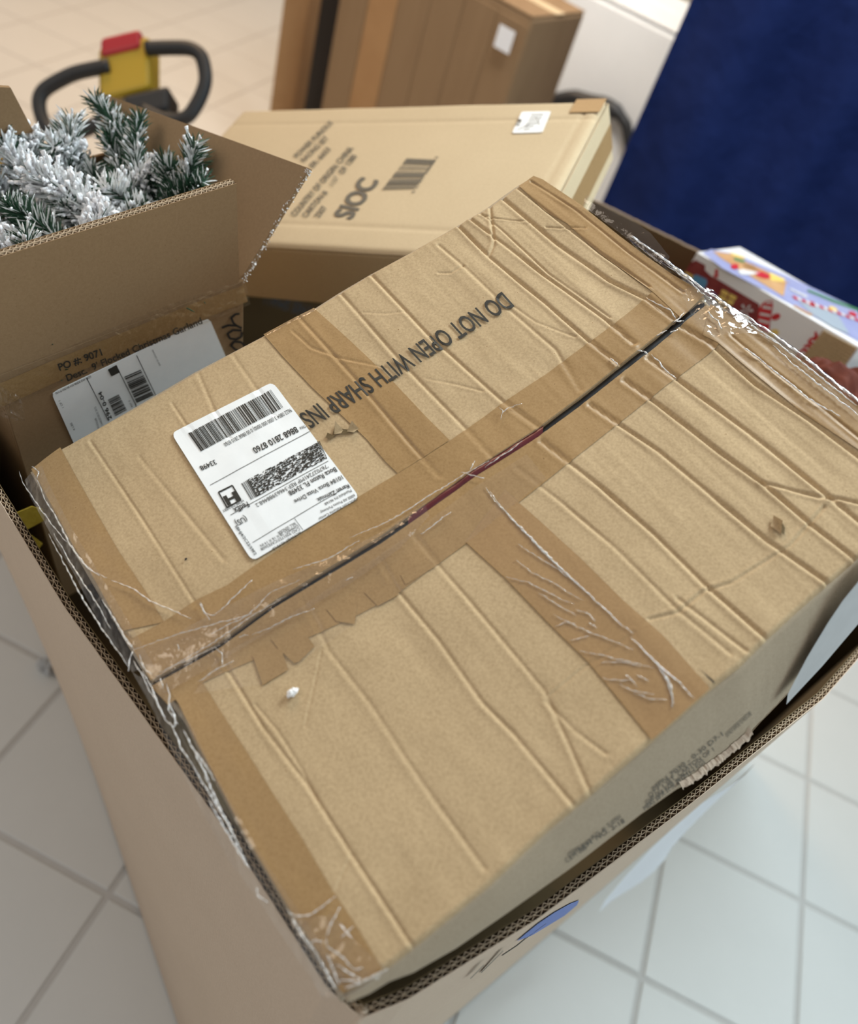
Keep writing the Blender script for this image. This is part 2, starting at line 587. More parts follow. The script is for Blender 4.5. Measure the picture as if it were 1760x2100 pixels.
CREASES = [  # (polyline in the picture, width m, depth m)
    ([(186, 906), (290, 1062), (406, 1246)], .0022, .0010),
    ([(286, 937), (370, 1040), (460, 1150)], .003, .0006),
    ([(352, 826), (379, 867), (420, 920)], .0022, .0007),
    ([(405, 762), (439, 841), (470, 900)], .003, .0007),
    ([(476, 725), (525, 796), (560, 850)], .003, .0007),
    ([(614, 652), (727, 775), (850, 919), (900, 975)], .0028, .0014),
    ([(698, 600), (825, 744), (954, 876), (1010, 938)], .003, .0016),
    ([(761, 563), (875, 683), (1034, 824), (1110, 880)], .003, .0018),
    ([(900, 504), (958, 552), (1040, 630), (1139, 715), (1190, 800)], .003, .0008),
    ([(937, 460), (1002, 525), (1118, 620), (1207, 698), (1275, 752)], .003, .0019),
    ([(961, 446), (1118, 565), (1241, 654), (1300, 705)], .003, .0018),
    ([(985, 436), (1030, 472), (1125, 560), (1250, 650)], .002, .0010),
    ([(1030, 403), (1139, 497), (1250, 575), (1326, 613), (1384, 657)], .0035, .0022),
    ([(1062, 385), (1130, 440), (1230, 520), (1330, 590)], .0025, .0012),
    ([(1090, 372), (1180, 430), (1290, 520), (1400, 600)], .0025, .0012),
    ([(453, 1340), (461, 1364), (543, 1497), (632, 1612), (720, 1750), (847, 1944)], .0024, .0014),
    ([(523, 1445), (570, 1500), (620, 1580), (650, 1640)], .002, .0008),
    ([(620, 1230), (649, 1278), (673, 1333), (761, 1445), (829, 1551), (891, 1641), (993, 1781)], .003, .0008),
    ([(780, 1150), (812, 1207), (900, 1314), (989, 1440), (1052, 1503), (1175, 1650)], .0028, .0013),
    ([(850, 1100), (900, 1160), (968, 1239), (1118, 1419), (1212, 1630)], .0028, .0012),
    ([(1120, 1440), (1180, 1500), (1241, 1546)], .0025, .0009),
    ([(1060, 960), (1150, 1030), (1258, 1123), (1388, 1252), (1497, 1341)], .0028, .0012),
    ([(1110, 905), (1231, 1000), (1343, 1099), (1446, 1201), (1569, 1307)], .0032, .0024),
    ([(1390, 1230), (1450, 1275), (1530, 1335)], .0028, .0016),
    ([(1210, 830), (1350, 925), (1474, 1030), (1573, 1110), (1706, 1200)], .0032, .0020),
    ([(1280, 780), (1350, 829), (1474, 928), (1567, 996), (1659, 1073), (1752, 1144)], .0032, .0022),
    ([(1330, 735), (1384, 773), (1536, 888), (1690, 1011), (1800, 1100)], .0034, .0024),
    ([(1395, 670), (1455, 705), (1548, 789), (1659, 863), (1758, 937), (1850, 1010)], .0032, .0022),
    ([(1500, 690), (1570, 750), (1680, 835), (1800, 930)], .0024, .0012),
    # folds across the flutes
    ([(1690, 1040), (1620, 1120), (1500, 1195), (1440, 1215), (1390, 1258), (1330, 1272)], .0022, .0011),
    ([(1300, 1300), (1240, 1345), (1200, 1368), (1130, 1425)], .002, .0007),
    ([(1560, 990), (1600, 1000), (1680, 1020), (1720, 1022), (1800, 1040)], .0025, .0016),
    ([(1005, 420), (1009, 460), (1014, 500), (1005, 520)], .0024, .0014),
    ([(985, 440), (1020, 448), (1083, 453)], .0018, .0009),
    ([(1120, 465), (1150, 468), (1200, 470)], .0018, .0009),
    ([(600, 680), (640, 715), (700, 735), (790, 752)], .0018, .0008),
    ([(1050, 625), (1100, 660), (1180, 690)], .002, .0007),
    ([(745, 640), (790, 643), (830, 640)], .002, .0006),
    ([(900, 560), (925, 560), (950, 545)], .002, .0007),
    ([(875, 775), (930, 785), (990, 800)], .002, .0006),
    ([(720, 1755), (700, 1800), (690, 1825), (672, 1880), (665, 1930)], .0018, .0008),
    ([(660, 1330), (645, 1400), (625, 1490)], .0015, .0005),
]
CR_UV = [(uvp(p), w * 0.62, d * 0.72) for p, w, d in CREASES]
SEAM_PX = [(310, 1402), (453, 1322), (564, 1240), (685, 1166), (781, 1107), (878, 1037), (974, 968), (1100, 889), (1190, 822), (1272, 757), (1343, 702), (1388, 664), (1446, 616)]
SEAM_UV = uvp(SEAM_PX)


def H(u, v):
    """relief of the top: dents along the flutes, sag, small waves"""
    u, v = np.asarray(u, float), np.asarray(v, float)
    h = 0.0014 * lattice(u * 28 + 5, v * 9 + 3, 1) + 0.0005 * lattice(u * 90, v * 40, 2) + 0.004 * lattice(u * 7, v * 5, 4)
    k = np.clip((u - 0.30) / 0.2, 0, 1)
    h = h + k * 0.0014 * lattice(u * 60 + v * 4, v * 6, 5) + (0.2 + k) * 0.00035 * lattice(u * 230 + v * 9, v * 12, 6)
    sv = np.interp(u, SEAM_UV[:, 0], SEAM_UV[:, 1])
    for P, w, d in CR_UV:
        lo, hi = P.min(0) - 0.02, P.max(0) + 0.02
        m = (u > lo[0]) & (u < hi[0]) & (v > lo[1]) & (v < hi[1])
        if not m.any():
            continue
        uu, vv = u[m], v[m]
        best = np.full(uu.shape, 1e9)
        sd = np.zeros(uu.shape)
        for a, b in zip(P[:-1], P[1:]):
            e = b - a
            L2 = e @ e
            t = np.clip(((uu - a[0]) * e[0] + (vv - a[1]) * e[1]) / L2, 0, 1)
            dx, dy = uu - a[0] - t * e[0], vv - a[1] - t * e[1]
            dd = np.hypot(dx, dy)
            sg = np.sign(e[0] * dy - e[1] * dx)
            s = dd < best
            best[s] = dd[s]
            sd[s] = (dd * sg)[s]
        f_ = (1 + 0.7 * lattice(uu * 25 + w * 9e4, vv * 25, 13)) * (1 + 0.6 * k[m])
        h[m] = h[m] - d * f_ * np.exp(-(best / w) ** 2) + 0.34 * d * f_ * np.exp(-((sd - 1.9 * w) / (1.5 * w)) ** 2)
    return h


def top_surf(off=0.0009):
    def f(px, py, e=0.0):
        u, v = uv(px, py)
        return A0 + np.outer(u, UX) + np.outer(v, VX) + np.outer(H(u, v) + off + e, NX)
    return f


def coons(top, bot, left, right, nu, nv):
    """patch in (u,v) between four edge polylines: top and bot run with +u, left and right run with +v"""
    T, B_, L_, R_ = resample(top, nu), resample(bot, nu), resample(left, nv), resample(right, nv)
    L_[0], L_[-1], R_[0], R_[-1] = T[0], B_[0], T[-1], B_[-1]
    s, t = np.linspace(0, 1, nu)[:, None, None], np.linspace(0, 1, nv)[None, :, None]
    P = (1 - t) * T[:, None] + t * B_[:, None] + (1 - s) * L_[None] + s * R_[None]
    P -= (1 - s) * (1 - t) * T[0] + s * (1 - t) * T[-1] + (1 - s) * t * B_[0] + s * t * B_[-1]
    return P


E_TOP = [(62, 962), (90, 943), (126, 919), (160, 900), (281, 830), (397, 762), (540, 687), (585, 662), (644, 631), (694, 599), (760, 560), (845, 514), (936, 462), (1004, 421), (1029, 402), (1060, 380), (1092, 360)]
E_L1 = [(62, 962), (83, 996), (123, 1071), (149, 1120), (183, 1172), (217, 1234), (249, 1294), (274, 1334), (310, 1394)]
E_R1 = [(1092, 360), (1111, 366), (1193, 419), (1275, 486), (1377, 561), (1440, 610)]
E_L2 = [(318, 1410), (342, 1411), (366, 1446), (403, 1524), (444, 1602), (502, 1713), (547, 1788), (591, 1863), (639, 1941), (683, 2012), (700, 2043)]
E_R2 = [(1452, 622), (1548, 672), (1628, 728), (1760, 833), (1921, 985)]
E_BOT = [(700, 2043), (740, 2022), (806, 1978), (847, 1946), (1003, 1819), (1127, 1701), (1209, 1633), (1339, 1520), (1461, 1412), (1518, 1367), (1582, 1303), (1677, 1218), (1757, 1148), (1850, 1062), (1921, 985)]
gap = lambda dy0, dy1: [(x, y + dy0 + (dy1 - dy0) * (x - 310) / 1136.0) for x, y in SEAM_PX]
SEAM_A, SEAM_B = gap(-5, -10), gap(5, 11)

big = empty('large_carton', A0 + 0.5 * (B0 - A0) + 0.5 * (D0 - A0) - NX * 0.15)
tag(big, 'large crushed brown carton lying tilted on top, with white shipping label and long slit', 'box')


def top_mesh(P, off=0.0):
    u, v = P[..., 0], P[..., 1]
    return A0 + u[..., None] * UX + v[..., None] * VX + (H(u, v) + off)[..., None] * NX


def flap(name, top, bot, left, right, outer_on):
    nu, nv = 640, 290
    P = coons(uvp(top), uvp(bot), uvp(left), uvp(right), nu, nv)
    G = top_mesh(P)
    # round the outer edges over
    for axis, side in outer_on:
        n = P.shape[axis]
        for k in range(5):
            i = k if side == 0 else n - 1 - k
            drop = (0.0042, 0.0024, 0.0012, 0.0005, 0.00015)[k]
            sl = [slice(None)] * 2
            sl[axis] = i
            G[tuple(sl)] -= NX * drop
    m = MB()
    m.grid(G, flip=True)
    # thickness at the rim
    ring = [G[i, 0] for i in range(nu)] + [G[-1, j] for j in range(1, nv)] + [G[i, -1] for i in range(nu - 2, -1, -1)] + [G[0, j] for j in range(nv - 2, 0, -1)]
    ring = np.array(ring)
    low = ring - NX * 0.005
    k = len(ring)
    m.add(np.concatenate([ring, low]), [(i, (i + 1) % k, (i + 1) % k + k, i + k) for i in range(k)])
    return m.build(name, M_KRAFT, big, smooth=True)


fl1 = flap('top_flap', E_TOP, SEAM_A, E_L1, E_R1, [(0, 0), (0, 1), (1, 0)])
fl2 = flap('top_flap', SEAM_B, E_BOT, E_L2, E_R2, [(0, 0), (0, 1), (1, 1)])

# body: four sides and a bottom
SD = -NX + 0.30 * VX
SD /= np.linalg.norm(SD)
bot_px = [(708, 2050), (760, 2032), (800, 2008), (851, 1994), (936, 1946), (1039, 1875), (1175, 1779), (1311, 1674), (1385, 1622), (1410, 1609), (1486, 1555), (1530, 1516), (1537, 1504), (1600, 1440), (1680, 1352), (1760, 1262), (1830, 1190), (1900, 1120)]
SN = np.cross(UX, SD)
SN /= np.linalg.norm(SN)
eb = uvp(E_BOT)
nS = 220
et = resample(A0 + eb[:, :1] * UX + eb[:, 1:] * VX - 0.004 * NX, nS)
su = (et - A0) @ UX
bp_ = np.array(bot_px, float)
D_edge = A0 + eb[0, 0] * UX + eb[0, 1] * VX
pb = onplane(bp_[:, 0], bp_[:, 1], A0 + 0.515 * VX, SN)
bu, bd = (pb - A0) @ UX, (pb - A0) @ (-NX)
dep = np.interp(su, bu, bd)
dep = dep + 0.004 * lattice(su * 300, su * 0, 8) * np.clip((su - 0.25) * 9, 0, 1)
dep = np.maximum(dep - 0.006, 0.012)
rows = 16
ev = np.interp(su, bu, (pb - A0) @ VX)
low = A0 + su[:, None] * UX + ev[:, None] * VX - dep[:, None] * NX
G = np.stack([et * (1 - t) + low * t + SN * 0.004 * math.sin(math.pi * t) * (1 if SN @ VX > 0 else -1) for t in np.linspace(0, 1, rows)], 1)
m = MB()
m.grid(G)
body_front = m
bodyo = body_front.build('front_side', M_KRAFT_SIDE_SHADE, big, smooth=True)
_pm = bodyo.data.polygons[len(bodyo.data.polygons) // 2]
if _pm.normal.dot(Vector(CAM) - _pm.center) < 0:
    bodyo.data.flip_normals()
bm_ = bodyo.modifiers.new('solid', 'SOLIDIFY')
bm_.thickness, bm_.offset = 0.004, -1


def side(edge_px, depth0, depth1, flare, name, n=120, bulge=0.003):
    e = uvp(edge_px)
    T = resample(A0 + e[:, :1] * UX + e[:, 1:] * VX - 0.004 * NX, n)
    dd = np.linspace(depth0, depth1, n)
    wob = 0.003 * lattice(np.arange(n) * 0.25, np.zeros(n), 11)
    Lo = T - NX * dd[:, None] + np.array(flare) * (dd[:, None]) + np.array(flare) / (np.linalg.norm(flare) + 1e-9) * wob[:, None]
    Gs = np.stack([T * (1 - t) + Lo * t for t in np.linspace(0, 1, 10)], 1)
    mm = MB()
    mm.grid(Gs)
    o = mm.build(name, M_KRAFT_SIDE_SHADE, big, smooth=True)
    s_ = o.modifiers.new('solid', 'SOLIDIFY')
    s_.thickness, s_.offset = 0.004, 0
    return Gs


gl_ = side(E_L1[:-1] + E_L2[1:], 0.10, 0.030, -0.16 * UX, 'left_side')
gr_ = side(E_R1 + E_R2, 0.15, 0.185, 0.02 * UX, 'right_side')
gb_ = side(E_TOP, 0.10, 0.15, -0.02 * VX, 'back_side')
m = MB()
fr, lf = G[:, -1], gl_[:, -1]
nb = 30
bt = resample(gb_[:, -1], nb) + NX * 0.003
bf = resample(low, nb) + NX * 0.003
m.grid(np.stack([bt * (1 - t) + bf * t for t in np.linspace(0, 1, nb)], 1))
m.build('bottom', M_KRAFT_SIDE_SHADE, big)


# tape on the top
def tape(name, a, b, off=0.0007, mat=None, n=160, k=44):
    Pa, Pb = resample(uvp(a), n), resample(uvp(b), n)
    P = np.stack([Pa * (1 - t) + Pb * t for t in np.linspace(0, 1, k)], 1)
    G = top_mesh(P, off)
    mm = MB()
    mm.grid(G, flip=True)
    o = mm.build(name, mat or M_TAPE, big, smooth=True)
    # normals towards the viewer
    return o


inner1 = [(126, 920), (160, 983), (200, 1054), (243, 1129), (271, 1171), (303, 1220), (337, 1276)]
tape('edge_tape', [(66, 964), (85, 996), (125, 1071), (151, 1120), (185, 1172), (219, 1234), (251, 1294)], inner1)
inner1b = [(417, 1401), (455, 1462), (506, 1541), (543, 1600), (622, 1723), (680, 1822), (727, 1893), (785, 1988)]
tape('edge_tape', [(346, 1414), (369, 1446), (406, 1524), (447, 1602), (505, 1713), (550, 1788), (594, 1863), (650, 1950), (702, 2038)], inner1b)
up2 = [(251, 1294), (270, 1310), (337, 1274), (406, 1230), (467, 1202), (540, 1150), (733, 1020), (815, 969), (927, 900), (1040, 819), (1120, 766), (1255, 668), (1323, 613), (1378, 564)]
tape('centre_tape', gap(-6, -11), up2, 0.0006, n=240)
lo2 = [(345, 1446), (400, 1408), (470, 1376), (540, 1347), (600, 1322), (652, 1300), (733, 1262), (815, 1218), (960, 1112), (1091, 1010), (1230, 900), (1350, 804), (1461, 721), (1500, 680)]
tape('centre_tape', gap(6, 12), lo2, 0.0006, n=240)
tape('edge_tape', [(1064, 381), (1118, 432), (1163, 460), (1207, 501), (1275, 555), (1340, 603), (1396, 655)], [(1094, 361), (1112, 368), (1192, 421), (1274, 488), (1330, 530), (1376, 563), (1438, 612)], 0.0009)
tape('edge_tape', [(1440, 690), (1470, 705), (1540, 765), (1640, 845), (1760, 925), (1890, 1012)], [(1456, 626), (1500, 648), (1546, 673), (1626, 729), (1758, 834), (1916, 985)], 0.0009)
tape('cross_tape', [(541, 687), (580, 732), (640, 795), (703, 854), (752, 900), (790, 945), (815, 969)], [(644, 632), (720, 700), (800, 775), (870, 850), (922, 902)], 0.0008)
tape('cross_tape', [(955, 1112), (1036, 1187), (1118, 1273), (1207, 1361), (1336, 1519)], [(1036, 1007), (1105, 1068), (1190, 1147), (1275, 1232), (1360, 1307), (1455, 1413)], 0.0008, M_TAPE_WET)
# pale strip of older tape beside the cross tape, and darker glue patches under the centre tape
for q in ([(519, 1347), (577, 1330), (592, 1374), (540, 1406)], [(557, 1312), (570, 1330), (604, 1361), (614, 1358), (646, 1326), (630, 1305)], [(670, 1250), (733, 1237), (728, 1281), (690, 1275)],
          [(747, 1215), (810, 1196), (818, 1220), (775, 1243)], [(822, 1180), (880, 1148), (894, 1162), (832, 1200)]):
    pr = Print(top_surf(0.0010))
    pr.poly(q)
    pr.build('glue_patch', M_TAPE, big)

# what shows in the slit between the flaps
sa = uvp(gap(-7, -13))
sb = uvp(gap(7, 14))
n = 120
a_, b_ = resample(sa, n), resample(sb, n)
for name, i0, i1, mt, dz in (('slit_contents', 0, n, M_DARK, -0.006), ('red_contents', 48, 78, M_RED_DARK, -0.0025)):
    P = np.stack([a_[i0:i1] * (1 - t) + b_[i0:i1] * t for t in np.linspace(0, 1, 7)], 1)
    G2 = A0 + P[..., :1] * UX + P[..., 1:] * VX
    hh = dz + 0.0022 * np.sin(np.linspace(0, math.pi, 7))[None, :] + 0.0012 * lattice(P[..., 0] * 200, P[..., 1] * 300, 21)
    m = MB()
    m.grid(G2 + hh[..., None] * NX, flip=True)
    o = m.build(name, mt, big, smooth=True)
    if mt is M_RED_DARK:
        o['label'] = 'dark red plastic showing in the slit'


# lettering on the top
PT = Print(top_surf(0.0012))
PT.text('DO NOT OPEN WITH SHARP INS', (1029, 600), (612, 852), (27, 29), bold=0.012)
PT.build('printed_warning', M_INK, big)

# shipping label
lab = sticker(top_surf(0.0013), [(352, 890), (560, 785), (738, 1021), (519, 1154)], 0.045, M_LABEL, 'shipping_label', big, n=36)
lab['label'] = 'white shipping label with barcodes and an address, upside down'
PL = Print(top_surf(0.0021))
c = crop(340, 770, 420 / 1760.0)
PL.bars([c(1012, 283), c(300, 668), c(190, 510), c(905, 132)], 66, 4)
PL.text('9622 0804 3 (000 000 0000) 0 00 8868 2810 8760', c(1072, 290), c(500, 595), (5, 7))
PL.text('8868 2810 8760', c(1118, 446), c(748, 640), (8, 11), bold=.012)
PL.text('TRK#', c(1196, 430), c(1148, 455), (4, 5))
PL.text('33498', c(425, 735), c(295, 796), (6, 9), bold=.01)
PL.line(c(1240, 487), c(390, 957), 1.0)
PL.line(c(1400, 742), c(565, 1215), 1.0)
PL.line(c(1580, 952), c(755, 1450), 1.0)
PL.line(c(1112, 1242), c(1185, 1340), 1.0)
PL.speckle([c(1305, 582), c(720, 905), c(800, 1052), c(1390, 722)], 92, 26)
PL.bars([c(1390, 722), c(1370, 690), c(1300, 575), c(1325, 570)], 3, 5)
PL.bars([c(800, 1052), c(740, 1085), c(655, 945), c(720, 905)], 7, 6)
PL.poly([c(470, 1012), c(560, 965), c(566, 975), c(480, 1020)])
PL.line(c(462, 1018), c(580, 960), 3)
PL.line(c(580, 960), c(655, 1085), 3)
PL.line(c(655, 1085), c(535, 1150), 3)
PL.line(c(535, 1150), c(462, 1018), 3)
PL.text('H', c(598, 1015), c(508, 1060), (10, 17), bold=.05)
PL.text('FedEx', c(705, 1100), c(585, 1160), (7, 10), bold=.012)
PL.text('HOME DELIVERY', c(668, 1080), c(490, 1172), (4, 5))
PL.text('(US)', c(690, 1222), c(600, 1268), (7, 10), bold=.008)
PL.text('5BHJ4/2C22/59F2', c(602, 1310), c(772, 1560), (5, -3), bold=.006)
PL.text('Boca Raton FL 33498', c(1455, 795), c(1055, 1010), (6, 9), bold=.01)
PL.text('10184 Boca Vista Drive', c(1510, 865), c(1105, 1085), (5, 8), bold=.006)
PL.text('Karen Zamniak', c(1568, 940), c(1300, 1070), (5, 8), bold=.008)
PL.text("'767027241MP REF:34663988468.2", c(1385, 770), c(775, 1120), (5, 7))
for k, (s_, a, b) in enumerate([('QOL.com Returns Center', (1640, 1060), (1310, 1240)), ('6000 All Points Parkway', (1620, 1025), (1330, 1180)), ('Plainfield IN 46168', (1590, 985), (1365, 1108)),
                                ('ACTWGT 42.15 LB', (1160, 1350), (920, 1500)), ('CAD 9201757/CAFE2608', (1150, 1320), (820, 1500)), ('DIMMED: 28 X 16 X 14 IN', (1135, 1295), (815, 1470)), ('BILL SENDER', (1112, 1275), (965, 1362))]):
    PL.text(s_, c(*a), c(*b), (3.5, 5))
PL.build('printed_label_text', M_INK, lab)

# torn places, thread, crumb
for pts, nm in (([(668, 898), (672, 888), (682, 893), (688, 870), (700, 880), (716, 882), (722, 872), (734, 878), (730, 886), (712, 890), (690, 890), (678, 903)], 'tear'),
                ([(1582, 1065), (1600, 1070), (1608, 1085), (1606, 1100), (1592, 1085)], 'tear'), ([(1430, 1370), (1440, 1380), (1462, 1398), (1464, 1406), (1448, 1390)], 'tear'), ([(381, 1147), (386, 1146), (385, 1151), (380, 1153)], 'dark_fleck')):
    pr = Print(top_surf(0.0016))
    pr.poly(pts)
    pr.build(nm, M_PALE_SHADE if nm == 'tear' and pts[0][0] != 1430 else M_DARK, big)
for pts in ([(686, 892), (690, 872), (704, 884), (700, 890)], [(712, 886), (724, 872), (736, 880), (726, 888)], [(1584, 1060), (1598, 1078), (1600, 1098), (1578, 1082)]):
    P = np.array(pts, float)
    Q = top_surf(0.002)(P[:, 0], P[:, 1])
    Q[1] += NX * 0.006
    meshobj('torn_paper', Q, [(0, 1, 2, 3)], M_KRAFT, big)

# writing on the front side
from mathutils.bvhtree import BVHTree


def mesh_surf(o, off):
    """points where sight lines meet a finished mesh"""
    me_ = o.data
    tr_ = BVHTree.FromPolygons([v.co.copy() for v in me_.vertices], [tuple(q.vertices) for q in me_.polygons])

    def f(px, py, e=0.0):
        d = ray(np.asarray(px, float), np.asarray(py, float)).reshape(-1, 3)
        out_ = []
        for v in d:
            v = v / np.linalg.norm(v)
            hit = tr_.ray_cast(Vector(CAM), Vector(v))[0]
            if hit is None:
                near = tr_.find_nearest(Vector(CAM + v * 0.8))[0]
                hit = near
            out_.append(np.array(hit) - v * (off + e))
        return np.array(out_)
    return f


ss = mesh_surf(bodyo, 0.0030)
PS = Print(ss)
c = crop(1100, 1450, 460 / 1760.0)
for s_, a, b in (('MPN 7030 - 0-30 D7-1', (925, 660), (1470, 225)), ('QTY 1 SET  CARTON OF 1', (895, 715), (1400, 345)), ('GW 18.6 KGS  NW 16.2 KGS', (870, 770), (1330, 440)), ('MEAS 58 X 51 X 20 CM', (855, 815), (1200, 540)),
                 ('P.O. #: 7-0701', (450, 1045), (670, 875)), ('LOT NO. 2-18', (350, 1130), (700, 905)), ('ITEM A-62', (265, 1180), (440, 1060)), ('C.B.M. 0.06', (240, 1225), (400, 1115)), ('DO NOT EXPOSE TO MOISTURE', (1500, 240), (1695, 62))):
    PS.text(s_, c(*a), c(*b), (-4.5, -8))
PS.build('printed_side_text', M_INK_FADED, big)
pr = Print(plane_surf(A0 + 0.515 * VX + SN * 0.010 * (1 if SN @ VX > 0 else -1), SN, 0.003))
pr.poly([(1800, 1130), (1752, 1190), (1722, 1227), (1690, 1275), (1650, 1342), (1610, 1418), (1607, 1440), (1680, 1362), (1760, 1268), (1830, 1200)])
o = pr.build('plastic_patch', M_GREYBAG, big)
o['label'] = 'pale grey plastic on the right end of the front side'
# ragged torn bottom edge
tr = MB()
xs = np.linspace(1392, 1536, 60)
yb = np.interp(xs, [1385, 1410, 1486, 1530, 1537], [1622, 1609, 1555, 1516, 1504])
jag = 3.5 * lattice(np.arange(60) * .9, np.zeros(60), 17) + 3 * lattice(np.arange(60) * .31, np.ones(60), 18)
up_ = 13 + 7 * np.abs(lattice(np.arange(60) * .45, np.ones(60) * 3, 19))
Pa = ss(xs, yb - up_, 0.0004)
Pb = ss(xs + 1, yb - 8 + jag, 0.002)
out_n = SN * (1 if SN @ VX > 0 else -1)
Pb = Pb + out_n * (0.003 + 0.004 * np.abs(lattice(np.arange(60) * .7, np.ones(60) * 5, 20)))[:, None]
tr.grid(np.stack([Pa, (Pa + Pb) / 2 + out_n * .001, Pb], 1))
o = tr.build('torn_edge', M_PALE, big)


# clear film: crumpled ribbons over the edges and the slit
def film(name, a, b, lift_a, lift_b, mid, amp, freq, seed, mat=None, n=170, k=22, parent=None):
    """ribbon between two lines on the top, lifted off it; lift: metres along the box normal"""
    Pa, Pb = resample(uvp(a), n), resample(uvp(b), n)
    P = np.stack([Pa * (1 - t) + Pb * t for t in np.linspace(0, 1, k)], 1)
    t = np.linspace(0, 1, k)[None, :]
    lift = lift_a * (1 - t) + lift_b * t + mid * np.sin(np.pi * t)
    u, v = P[..., 0], P[..., 1]
    cr = 0.6 * amp * (np.abs(lattice(u * freq + v * freq * .4, v * freq * .6, seed)) * 2 + lattice(u * freq * 2.3, v * freq * 2.9, seed + 1))
    base = A0 + u[..., None] * UX + v[..., None] * VX + (np.where(lift > -0.003, H(u, v), 0) + lift + cr + 0.0022)[..., None] * NX
    mm = MB()
    mm.grid(base, flip=True)
    return mm.build(name, mat or M_FILM, parent or big, smooth=True)


film('clear_film', [(40, 975), (52, 1010), (96, 1090), (140, 1165), (170, 1225), (205, 1290), (262, 1372)], [(90, 960), (112, 1010), (150, 1085), (190, 1150), (235, 1225), (280, 1300), (320, 1370)], -0.012, 0.0008, .002, .0022, 70, 31)
film('clear_film', [(262, 1372), (300, 1440), (340, 1530), (400, 1650), (460, 1760), (526, 1850), (591, 1950), (655, 2045)], [(345, 1420), (400, 1495), (440, 1580), (480, 1650), (530, 1740), (575, 1810), (640, 1905), (712, 2010)], -0.012, 0.0008, .002, .0024, 70, 33)
film('clear_film', [(272, 1340), (330, 1320), (440, 1262), (560, 1200), (700, 1140), (800, 1085), (870, 1030)], [(340, 1425), (430, 1375), (520, 1320), (620, 1260), (720, 1200), (820, 1130), (880, 1060)], 0.001, 0.001, .003, .0016, 55, 35)
film('clear_film', [(600, 1885), (640, 1880), (690, 1880), (730, 1930)], [(655, 2045), (690, 2050), (740, 2035), (800, 1990)], 0.002, -0.004, .004, .004, 90, 37)
film('clear_film', [(1200, 412), (1260, 440), (1330, 490), (1370, 540)], [(1195, 424), (1250, 466), (1310, 512), (1365, 555)], 0.006, 0.0, .001, .001, 60, 39)
film('clear_film', [(1290, 498), (1380, 562), (1440, 610), (1500, 640), (1560, 680), (1640, 738), (1760, 838), (1915, 985)], [(1300, 486), (1390, 545), (1455, 595), (1520, 632), (1580, 672), (1660, 728), (1785, 822), (1930, 970)], 0.0006, -0.016, .003, .002, 80, 41)
film('clear_film', [(1390, 600), (1420, 660), (1460, 700)], [(1460, 600), (1500, 640), (1560, 690)], 0.001, 0.001, .003, .003, 90, 43)
film('tape_film', [(400, 1425), (540, 1406), (600, 1372), (700, 1302), (830, 1212), (980, 1098), (1120, 985)], [(450, 1350), (560, 1290), (660, 1220), (760, 1155), (860, 1085), (960, 1010), (1080, 935)], 0.0006, 0.0008, .0004, .0005, 25, 45, M_FILM_SOFT)
film('tape_film', [(955, 1112), (1036, 1187), (1118, 1273), (1207, 1361), (1336, 1519)], [(1036, 1007), (1105, 1068), (1190, 1147), (1275, 1232), (1360, 1307), (1455, 1413)], 0.0004, 0.0004, .0003, .0005, 25, 47, M_FILM_SOFT)
film('clear_film', [(540, 687), (585, 663), (644, 632)], [(548, 694), (590, 671), (650, 640)], -0.002, .0008, .0005, .001, 120, 49)


# raised film and tape creases; their glints are put into the whitish colour
WR = MB()


def wr(pts, w=0.0011, lift=0.003, seed=0):
    P = np.array(pts, float)
    if len(P) < 2:
        return
    P = resample(P, max(8, int(np.abs(np.diff(P, axis=0)).sum() / 7)))
    P = P + np.stack([lattice(np.arange(len(P)) * .7, np.zeros(len(P)), seed + 50), lattice(np.arange(len(P)) * .7, np.ones(len(P)) * 9, seed + 51)], 1) * 2.5
    Q = top_surf(lift)(P[:, 0], P[:, 1])
    n = len(Q)
    WR.tube(Q, [.62 * w * (0.35 + 0.65 * math.sin(math.pi * (i + .5) / n)) * (1 + .5 * math.sin(i * 2.1 + seed)) for i in range(n)], 5)


c5 = crop(900, 1000, 600 / 1760.0)
for k, pl in enumerate([[(280, 0), (340, 90), (480, 230), (640, 400), (790, 550), (950, 700), (1100, 840), (1165, 885)], [(300, 20), (420, 175), (620, 390), (850, 610)], [(1150, 905), (1250, 1010), (1330, 1090), (1440, 1180), (1530, 1275)],
                        [(1310, 1075), (1370, 1170), (1410, 1310)], [(1330, 1080), (1395, 1210), (1400, 1330)], [(470, 345), (600, 430), (720, 500), (840, 600)], [(460, 440), (560, 520), (700, 590), (860, 690)], [(400, 540), (540, 580), (700, 660), (810, 710)],
                        [(600, 640), (720, 720), (820, 775)], [(690, 770), (800, 830), (920, 885), (1080, 945), (1165, 985)], [(700, 840), (770, 815), (820, 830)], [(840, 990), (950, 1010), (1080, 1040), (1290, 1090)], [(970, 1060), (1090, 1055), (1210, 1080)],
                        [(980, 1150), (1010, 1165), (1160, 1165), (1190, 1210)], [(1080, 1190), (1170, 1230), (1290, 1250)], [(1170, 1240), (1260, 1275), (1370, 1285)], [(1180, 1130), (1260, 1175)], [(1120, 1130), (1170, 1180)], [(820, 740), (900, 770), (940, 810)], [(900, 820), (950, 850)], [(790, 930), (900, 900)]]):
    wr([c5(*p) for p in pl], 0.0010 if k < 5 else 0.0006, 0.0016, k)
c8 = crop(250, 880, 850 / 1760.0)
